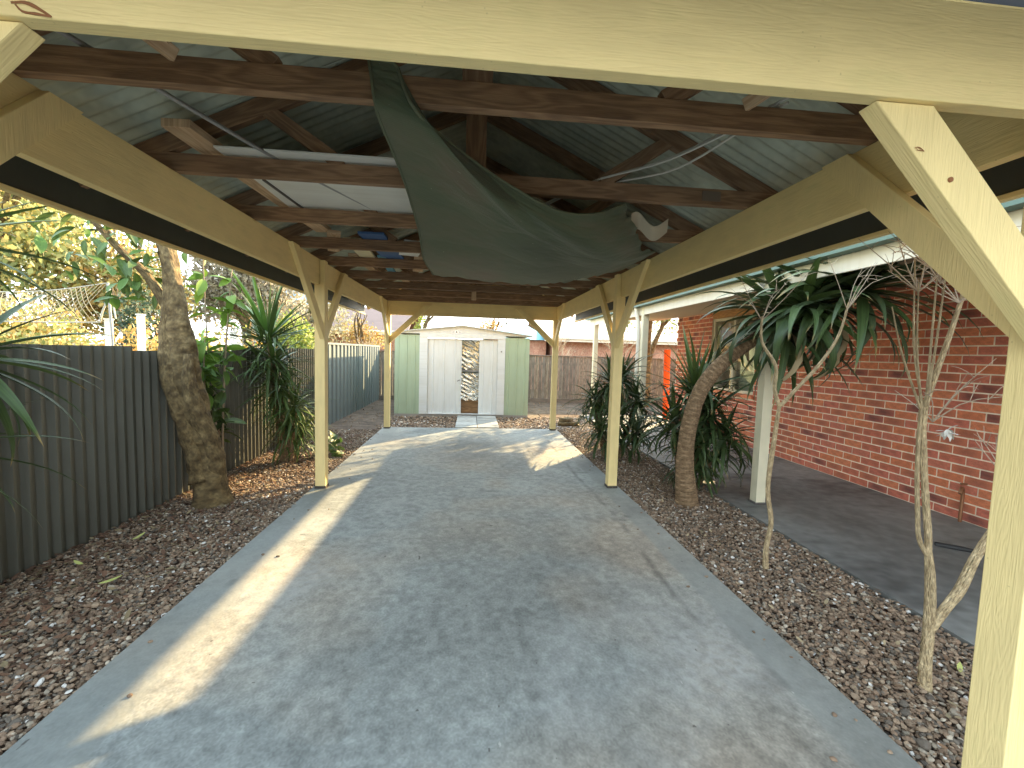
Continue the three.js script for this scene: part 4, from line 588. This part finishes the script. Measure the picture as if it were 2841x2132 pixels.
{
  const p = thing('bare_sapling', 'forked bare sapling with several stems in the pebbles by the near right post', 'plant'), z = -1.68;
  part(p, 'stem', limb([V(2.087, -0.05, z), V(2.082, 0.10, z), V(2.08, 0.20, z), V(2.085, 0.30, z)], [0.027, 0.024, 0.022, 0.018], 12, 12, 0.08, 4), BARKS);
  part(p, 'stem', limb([V(2.072, 0.18, z), V(2.062, 0.40, z), V(2.035, 0.62, z), V(2.03, 0.68, z), V(2.005, 0.95, z - 0.02), V(1.985, 1.24, z - 0.03), V(2.02, 1.40, z - 0.03), V(2.07, 1.58, z - 0.03), V(2.137, 1.80, z - 0.04)], [0.016, 0.015, 0.014, 0.013, 0.013, 0.012, 0.011, 0.010, 0.007], 10, 34, 0.07, 7), BARKS);
  part(p, 'stem', limb([V(2.036, 0.60, z), V(1.985, 0.68, z), V(1.965, 0.80, z), V(1.95, 1.05, z - 0.01), V(1.955, 1.25, z - 0.02)], [0.010, 0.009, 0.009, 0.008, 0.007], 8, 20, 0.08, 9), BARKS);
  part(p, 'stem', limb([V(2.085, 0.22, z), V(2.068, 0.40, z + 0.01), V(2.046, 0.55, z + 0.01), V(2.035, 0.64, z)], [0.016, 0.014, 0.012], 8, 12, 0.08, 2), BARKS);
  part(p, 'branch', limb([V(2.083, 0.26, z), V(2.15, 0.36, z), V(2.21, 0.44, z), V(2.28, 0.60, z), V(2.36, 0.78, z + 0.02), V(2.45, 1.0, z + 0.03)], [0.021, 0.020, 0.019, 0.017, 0.014], 10, 22, 0.1, 3), BARKS);
  for (const [dx, dz, h] of [[-0.11, 0.02, 1.80], [-0.05, -0.06, 1.92], [-0.02, 0.05, 1.88], [0.03, -0.03, 1.95], [-0.15, -0.05, 1.70]]) part(p, 'shoot', limb([V(1.985 + dx * 0.12, 1.25, z - 0.03), V(1.985 + dx * 0.7, 1.5, z - 0.03 + dz * 0.6), V(1.985 + dx, h, z - 0.03 + dz)], [0.0055, 0.0045, 0.0025], 6, 8, 0.05, dx), BARKS);
  for (const [x, y, n, l] of [[1.90, 1.76, 8, 0.28], [1.95, 1.86, 8, 0.28], [2.10, 1.72, 8, 0.3], [2.137, 1.80, 9, 0.3], [2.0, 1.80, 8, 0.3], [2.03, 1.2, 5, 0.28], [2.42, 0.95, 5, 0.25]]) twigs(p, V(x, y, z - 0.03), n, l, 0.6, 0.0032);
  const ow = part(p, 'dry_flower', (() => { const g = []; for (let i = 0; i < 14; i++) { const a = i * 2.4; g.push(BROAD[i % 3].clone().scale(0.04, 0.04, 0.04).rotateX(R(-1, 1)).rotateY(a).translate(2.06, 1.16 + R(-0.015, 0.015), z + 0.01)); } return g; })(), std({ color: lin(0.55, 0.53, 0.48), side: THREE.DoubleSide, roughness: 0.9 }));
  rebase(p, 2.087, 0, z);
}
// low stump and bricks by the far right post
baseMesh(solo('tree_stump', [limb([V(1.98, -0.05, -8.75), V(1.98, 0.13, -8.75)], [0.16, 0.14], 14, 4, 0.1, 4), limb([V(1.78, 0.02, -8.6), V(2.2, 0.05, -8.5)], [0.05, 0.04], 8, 5, 0.15, 8)], BARKT, 'low weathered stump with a log beside the far right post', 'stump'), 1.98, 0, -8.75);
// orange board and slim dark shrub stems on the verandah
baseMesh(solo('orange_board', bar(V(4.53, 0.0, -9.62), V(4.50, 1.62, -9.66), 0.14, 0.03, 0.004, V(1, 0, 0.1)), std({ map: dirtyPaint([0.95, 0.38, 0.08], [0.7, 0.28, 0.1], 0.3), roughness: 0.55 }), 'bright orange board leaning at the far corner of the brick wall', 'board'), 4.53, 0, -9.62);
// sunken black cable or rag on the verandah floor
baseMesh(solo('rubber_strip', limb([V(3.75, 0.012, -3.05), V(3.88, 0.012, -2.95), V(4.02, 0.014, -2.86)], [0.02, 0.016, 0.008], 8, 8, 0.3, 3), std({ color: lin(0.02, 0.02, 0.02), roughness: 0.6 }), 'black rubber strip lying on the verandah floor', 'strip'), 3.88, 0, -2.95);
baseMesh(solo('dark_stone', pebGeo.clone().scale(0.012, 0.012, 0.012).translate(0.505, 0.008, -1.335), std({ color: lin(0.02, 0.018, 0.016) }), 'small black stone lying on the bare concrete slab', 'stone'), 0.505, 0, -1.335);

// ------------------------------------------------------------------ background
const bgLeaf = (() => { const g = new THREE.PlaneGeometry(1, 0.6, 2, 1), p = g.attributes.position; for (let i = 0; i < p.count; i++) if (Math.abs(p.getX(i)) > 0.4) p.setY(i, p.getY(i) * 0.25); for (let i = 0; i < p.count; i++) p.setZ(i, 0.2 * p.getX(i) * p.getX(i)); g.computeVertexNormals(); return g.toNonIndexed(); })();
function leafCloud(lobes, n, s0, s1, cols, bias = 0.55) {        // leaf faces spread through lobes: [x,y,z,rx,ry,rz]
  const per = bgLeaf.attributes.position.count, P = new Float32Array(n * per * 3), N = new Float32Array(n * per * 3), C = new Float32Array(n * per * 3), a = bgLeaf.attributes.position, b = bgLeaf.attributes.normal, v = V(0, 0, 0), w = lobes.map((l) => l[3] * l[4] * l[5]), tot = w.reduce((x, y) => x + y, 0), nm = new THREE.Matrix3();
  for (let i = 0; i < n; i++) {
    let r = rnd() * tot, k = 0; while (k < lobes.length - 1 && (r -= w[k]) > 0) k++;
    const [lx, ly, lz, rx, ry, rz] = lobes[k], th = R(0, 6.2832), cz = R(-1, 1), q = Math.pow(rnd(), bias) * (0.86 + 0.3 * nz(th * 2 + k * 3, cz * 3 + k)), st = Math.sqrt(1 - cz * cz), s = R(s0, s1);
    mtx.compose(v.set(lx + rx * q * st * Math.cos(th), ly + ry * q * cz, lz + rz * q * st * Math.sin(th)).clone(), qt.setFromEuler(eu.set(R(0, 6.28), R(0, 6.28), R(0, 6.28))), V(s, s, s)); nm.getNormalMatrix(mtx);
    const c = cols[Math.floor(rnd() * cols.length)], kk = R(0.75, 1.25);
    for (let j = 0; j < per; j++) { const o = (i * per + j) * 3; v.fromBufferAttribute(a, j).applyMatrix4(mtx); P[o] = v.x; P[o + 1] = v.y; P[o + 2] = v.z; v.fromBufferAttribute(b, j).applyMatrix3(nm).normalize(); N[o] = v.x; N[o + 1] = v.y; N[o + 2] = v.z; C[o] = c[0] * kk; C[o + 1] = c[1] * kk; C[o + 2] = c[2] * kk; }
  }
  const g = new THREE.BufferGeometry(); g.setAttribute('position', new THREE.BufferAttribute(P, 3)); g.setAttribute('normal', new THREE.BufferAttribute(N, 3)); g.setAttribute('color', new THREE.BufferAttribute(C, 3)); return g;
}
const CLOUD = new THREE.MeshPhysicalMaterial({ vertexColors: true, roughness: 0.9, transmission: 0.4, thickness: 0, side: THREE.DoubleSide });
const YEL = [[0.468, 0.39, 0.104], [0.39, 0.364, 0.104], [0.546, 0.416, 0.13], [0.286, 0.312, 0.091]], ORG = [[0.55, 0.3, 0.075], [0.475, 0.325, 0.1], [0.575, 0.4, 0.1], [0.35, 0.3, 0.088]], OLV = [[0.18, 0.24, 0.075], [0.27, 0.3, 0.105], [0.36, 0.33, 0.135], [0.135, 0.195, 0.075]], DKG = [[0.04, 0.075, 0.03], [0.06, 0.10, 0.04], [0.03, 0.06, 0.03]], LIM = [[0.30, 0.36, 0.05], [0.38, 0.40, 0.06], [0.24, 0.32, 0.05]];
function branchy(base, h, spread, depth, seed, rad) {        // bare branching skeleton
  const r = mulberry(seed), g = [];
  (function grow(p, d, L, rr, k) {
    const e = p.clone().addScaledVector(d, L), m = p.clone().lerp(e, 0.5).add(V((r() - 0.5) * L * 0.15, 0, (r() - 0.5) * L * 0.15)); g.push(limb([p, m, e], [rr, rr * 0.8, rr * 0.6], k > 1 ? 6 : 4, 4)); if (k <= 0) return;
    const n = 2 + Math.floor(r() * 2); for (let i = 0; i < n; i++) grow(m.clone().lerp(e, 0.4 + 0.6 * r()), d.clone().add(V((r() - 0.5) * spread, (r() - 0.25) * 0.5, (r() - 0.5) * spread)).normalize(), L * (0.62 + 0.2 * r()), rr * 0.6, k - 1);
  })(base, V(0, 1, 0), h, rad, depth); return g;
}
function bgTree(name, label, [x, z], h, lobes, n, s0, s1, cols, group, bark = BARKT) {
  const p = thing(name, label, 'tree', group); part(p, 'trunk', branchy(V(x, -0.07, z), h * 0.42, 1.1, 3, Math.floor(Math.abs(x * 77 + z * 31)), h * 0.035), bark); part(p, 'crown', leafCloud(lobes, n, s0, s1, cols), CLOUD); return rebase(p, x, 0, z);
}
bgTree('autumn_tree', 'large yellow and olive autumn tree behind the goal net', [-12.2, -12.5], 6.5, [[-12.6, 4.6, -12.5, 2.2, 1.9, 2.0], [-11.0, 3.6, -12.2, 1.5, 1.3, 1.5], [-13.8, 3.2, -12, 1.8, 1.4, 1.6], [-12, 6.2, -12.8, 1.6, 1.3, 1.5]], 13000, 0.10, 0.19, [...YEL, ...OLV.slice(0, 2)], null);
bgTree('autumn_tree', 'orange-tinged autumn tree behind the white posts over the fence', [-9.6, -13.5], 5.2, [[-9.9, 3.3, -13.5, 1.4, 1.2, 1.3], [-9.0, 2.6, -13.2, 1.1, 0.9, 1.1], [-10.6, 2.4, -13.4, 1.2, 0.9, 1.2]], 7000, 0.09, 0.17, [...ORG, ...YEL], null);
bgTree('autumn_tree', 'pale thin-leaved tree behind the light green sapling', [-7.6, -15.5], 5.6, [[-7.6, 3.9, -15.5, 1.5, 1.4, 1.4], [-6.6, 3.2, -15.3, 1.0, 1.0, 1.0], [-8.5, 3.0, -15.4, 1.1, 1.0, 1.1]], 9500, 0.09, 0.17, [[0.36, 0.32, 0.24], [0.30, 0.28, 0.18], [0.40, 0.34, 0.22]], null);
bgTree('autumn_tree', 'tall olive tree standing behind the large yellow tree', [-15.5, -15.5], 8.5, [[-15.5, 5.6, -15.5, 3.0, 2.6, 2.6], [-13.0, 6.6, -16.5, 2.2, 1.8, 2.0], [-17.5, 4.0, -15, 2.4, 2.0, 2.2]], 9000, 0.13, 0.24, [...OLV, ...YEL.slice(0, 2)], null);
bgTree('autumn_tree', 'rust coloured autumn tree far left behind the near dracaena leaves', [-17.5, -11], 6.0, [[-17.5, 3.4, -11, 2.2, 2.2, 2.0], [-19, 2.2, -10, 1.8, 1.8, 1.6], [-15.8, 2.2, -11.2, 1.6, 1.6, 1.5]], 8000, 0.11, 0.2, [...ORG, ...OLV], null);
bgTree('autumn_tree', 'broad yellow-green tree low behind the goal net', [-11.5, -10.2], 3.6, [[-11.5, 1.9, -10.2, 1.5, 1.0, 1.0], [-9.9, 1.6, -10.6, 1.2, 0.8, 0.9], [-13.2, 1.7, -10, 1.4, 0.9, 1.0]], 7000, 0.08, 0.15, [...YEL, ...LIM.slice(0, 1), ...ORG], null);
bgTree('autumn_tree', 'pale olive tree standing behind the tall dracaena', [-6.6, -19], 5.5, [[-6.6, 2.6, -19, 1.8, 1.4, 1.4], [-8.6, 2.4, -19, 1.6, 1.3, 1.4]], 4500, 0.10, 0.17, [[0.34, 0.31, 0.20], [0.28, 0.28, 0.15], [0.42, 0.36, 0.20]], null);
bgTree('evergreen_bush', 'dark evergreen bush to the left of the gnarled trunk', [-6.4, -9.0], 2.6, [[-6.4, 1.9, -9.0, 0.55, 0.75, 0.55], [-6.2, 1.3, -8.9, 0.6, 0.6, 0.6]], 1500, 0.06, 0.10, DKG, null);
bgTree('lime_bush', 'bright lime bush behind the left middle post', [-4.2, -10.5], 2.4, [[-4.2, 1.75, -10.5, 0.55, 0.5, 0.5], [-3.8, 1.5, -10.3, 0.5, 0.4, 0.4]], 1500, 0.06, 0.11, LIM, null);
for (const [x, z, c, lab] of [[-9.8, -7.4, YEL.concat(ORG), 'yellow and orange hedge shrub beyond the fence behind the near dracaena'], [-8.2, -7.6, ORG, 'orange leafed hedge shrub beyond the fence under the goal net'], [-6.9, -7.9, YEL, 'yellow leafed hedge shrub beyond the fence beside the white posts'], [-5.4, -7.9, ORG, 'orange hedge shrub behind the gnarled trunk beyond the fence'], [-4.2, -8.0, LIM.concat(ORG), 'lime and orange hedge shrub behind the tall dracaena beyond the fence']]) {
  const p = thing('hedge_shrub', lab, 'shrub', 'hedge shrubs beyond the left fence'); part(p, 'foliage', leafCloud([[x, 1.05, z, 0.9, 0.75, 0.5], [x + 0.4, 0.8, z + 0.1, 0.75, 0.7, 0.5], [x - 0.4, 0.9, z, 0.75, 0.7, 0.5]], 3200, 0.05, 0.10, c), CLOUD); part(p, 'stem', branchy(V(x, -0.07, z), 0.5, 1.3, 2, 11 + Math.floor(-x * 10), 0.03), BARKT); rebase(p, x, 0, z);
}
// rope net on a frame
{
  const p = thing('goal_net', 'pale rope goal net on a frame beyond the dark fence', 'net'), m = std({ color: lin(0.40, 0.36, 0.24), roughness: 0.9 }), A = V(-4.98, 2.24, -6.5), B = V(-5.10, 1.70, -6.5), g = [];
  const top = (t) => V(lerp(-4.98, -7.4, t), 2.24 - 0.16 * Math.sin(t * 3.14) * 1.0 - 0.05 * t, lerp(-6.5, -6.3, t)), bot = (t) => V(lerp(-5.10, -7.6, t), 1.70 - 0.04 * Math.sin(t * 3), lerp(-6.5, -5.9, t));
  for (let i = 0; i <= 44; i++) for (const s of [-1, 1]) { const t0 = i / 44, t1 = t0 + s * 0.13; if (t1 < -0.02 || t1 > 1.02) continue; g.push(limb([top(t0), top(lerp(t0, t1, 0.5)).lerp(bot(lerp(t0, t1, 0.5)), 0.5).add(V(0, -0.02, 0.05)), bot(t1)], [0.004, 0.004], 4, 5)); }
  part(p, 'net', g, m);
  part(p, 'edge_rope', [limb([A, V(-5.0, 2.0, -6.5), V(-5.06, 1.85, -6.5), B], [0.012, 0.012], 6, 8), limb([0, 0.25, 0.5, 0.75, 1].map(top), [0.007, 0.007], 6, 12), limb([0, 0.25, 0.5, 0.75, 1].map(bot), [0.008, 0.008], 6, 12), limb([A, V(-4.9, 2.05, -6.45), V(-4.82, 1.75, -6.4)], [0.01, 0.01], 6, 5)], std({ color: lin(0.45, 0.42, 0.34), roughness: 0.8 }));
  part(p, 'frame_pole', limb([V(-4.98, -0.07, -6.55), V(-4.98, 1.2, -6.55), A], [0.018, 0.016], 8, 5), STEEL); rebase(p, -5, 0, -6.5);
}
for (const [x, h, w] of [[-5.08, 1.74, 0.035], [-4.66, 1.82, 0.035], [-3.40, 1.62, 0.05]]) { const p = solo('white_post', [bb(x - w, x + w, -0.07, h, -6.62 - w, -6.62 + w, 0.006, 'y'), bb(x - w - 0.008, x + w + 0.008, h, h + 0.02, -6.628 - w, -6.612 + w, 0.004)], WHITE, w > 0.04 ? 'white post beyond the fence behind the light green sapling' : h < 1.8 ? 'shorter white post beyond the fence under the corner of the goal net' : 'taller white post beyond the fence beside the gnarled trunk', 'post'); baseMesh(p, x, 0, -6.62); }
// neighbouring buildings
function neighbour(label, x0, x1, z0, z1, ye, yr, wallM, roofM, ridge = 'x') {
  const p = thing('neighbour_house', label, 'house'); part(p, 'wall', bb(x0, x1, -0.07, ye, z0, z1), wallM);
  const xm = (x0 + x1) / 2, zm = (z0 + z1) / 2, o = 0.4;
  part(p, 'roof', ridge === 'x' ? [bar(V(xm, ye, z1 + o), V(xm, yr, zm), x1 - x0 + 2 * o, 0.06, 0, V(1, 0, 0)), bar(V(xm, ye, z0 - o), V(xm, yr, zm), x1 - x0 + 2 * o, 0.061, 0, V(1, 0, 0))] : [bar(V(x1 + o, ye, zm), V(xm, yr, zm), z1 - z0 + 2 * o, 0.06, 0), bar(V(x0 - o, ye, zm), V(xm, yr, zm), z1 - z0 + 2 * o, 0.061, 0), muv(new THREE.ExtrudeGeometry(new THREE.Shape([new THREE.Vector2(x0, ye), new THREE.Vector2(x1, ye), new THREE.Vector2(xm, yr - 0.05)]), { depth: z1 - z0 - 0.1, bevelEnabled: false }).translate(0, 0, z0 + 0.05), 'x')], roofM);
  if (ridge === 'x') { part(p, 'fascia', bb(x0 - o, x1 + o, ye - 0.10, ye + 0.03, z1 + o + 0.005, z1 + o + 0.03), WHITE); part(p, 'gutter', bb(x0 - o, x1 + o, ye + 0.0, ye + 0.09, z1 + o + 0.032, z1 + o + 0.12, 0.01), WHITE); }
  return rebase(p, xm, 0, z1);
}
const pinkBrick = std({ map: tex(512, 256, (u, v) => { const a = fbm(u * 60, v * 40, 2, 60), b = fbm(u * 6, v * 6, 4, 6); return mul3(mix3([0.66, 0.45, 0.37], [0.80, 0.66, 0.56], a), 0.8 + 0.35 * b); }, 0.5, 0.5), roughness: 0.95 });
const roofT = (c) => std({ map: dirtyPaint(c, mul3(c, 0.7), 0.5, 0.5), roughness: 0.75 });
neighbour('pink brick neighbour house with pale roof behind the paling fence', 3.3, 11, -25, -17.6, 2.05, 3.3, pinkBrick, roofT([0.76, 0.72, 0.64]));
{
  const p = thing('neighbour_house', 'teal hip-roofed neighbour building peeking over the garden shed roof', 'house');
  part(p, 'wall', bb(0.7, 3.1, -0.07, 2.0, -20.4, -18.0), pinkBrick); part(p, 'roof', muv(new THREE.ConeGeometry(2.0, 0.95, 4).rotateY(Math.PI / 4).toNonIndexed().translate(1.9, 2.0 + 0.475, -19.2), 'x'), roofT([0.50, 0.72, 0.76])); rebase(p, 1.9, 0, -19.2);
}
neighbour('neighbour house with purple-brown tiled roof left of the shed', -9.5, -3.4, -27, -21, 2.2, 3.6, pinkBrick, roofT([0.46, 0.39, 0.37]));
neighbour('neighbour house with blue-grey roof behind the lime bush', -13.5, -8.6, -33, -27, 3.0, 5.2, std({ color: lin(0.5, 0.45, 0.4) }), roofT([0.52, 0.60, 0.66]));
bgTree('added_olive_tree', 'sparse olive tree added beyond the far end of the verandah to dapple sunlight', [5.2, -12.4], 4.2, [[5.1, 3.2, -12.4, 1.1, 0.9, 1.0], [4.4, 2.7, -12.2, 0.8, 0.6, 0.7], [5.9, 2.9, -12.6, 0.9, 0.8, 0.8]], 1900, 0.07, 0.12, OLV, null);  // leafy tree added to dapple the sun reaching the far slab
bgTree('conifer', 'narrow yellow-green conifer behind the left of the shed', [-2.35, -20], 4.5, [[-2.35, 2.4, -20, 0.35, 1.3, 0.35], [-2.35, 1.2, -20, 0.5, 0.9, 0.5]], 1500, 0.07, 0.13, LIM, null);
for (const [x, z, h, s, lab] of [[0.2, -19.5, 1.0, 5, 'bare pale branching shrub behind the shed gable'], [-0.9, -20.5, 1.0, 9, 'bare pale branching shrub next to the narrow conifer'], [3.0, -15.6, 0.95, 21, 'bare pale branching shrub behind the far right post'], [-3.6, -15.2, 0.9, 27, 'bare pale branching shrub behind the blue-grey fence'], [5.0, -15.2, 1.1, 39, 'bare pale branching shrub against the pink brick house']]) { const p = thing('bare_shrub', lab, 'shrub', 'bare shrubs behind the back fence'); part(p, 'branches', [...branchy(V(x, -0.07, z), h, 1.3, 4, s, 0.035), ...branchy(V(x + 0.3, -0.07, z), h * 0.9, 1.5, 4, s + 50, 0.03)], std({ color: lin(0.42, 0.33, 0.22), roughness: 1 })); rebase(p, x, 0, z); }
bgTree('autumn_tree', 'small orange autumn tree beside the teal roof', [1.0, -26], 4.0, [[1.0, 2.8, -26, 0.9, 0.6, 0.7]], 900, 0.09, 0.15, ORG, null);
bgTree('autumn_tree', 'orange leafed small tree behind the far left post', [-4.4, -17.5], 3.2, [[-4.4, 2.0, -17.5, 0.7, 0.6, 0.6], [-3.8, 1.8, -17.2, 0.5, 0.5, 0.5]], 1200, 0.07, 0.12, ORG, null);

renderer.render(scene, camera);
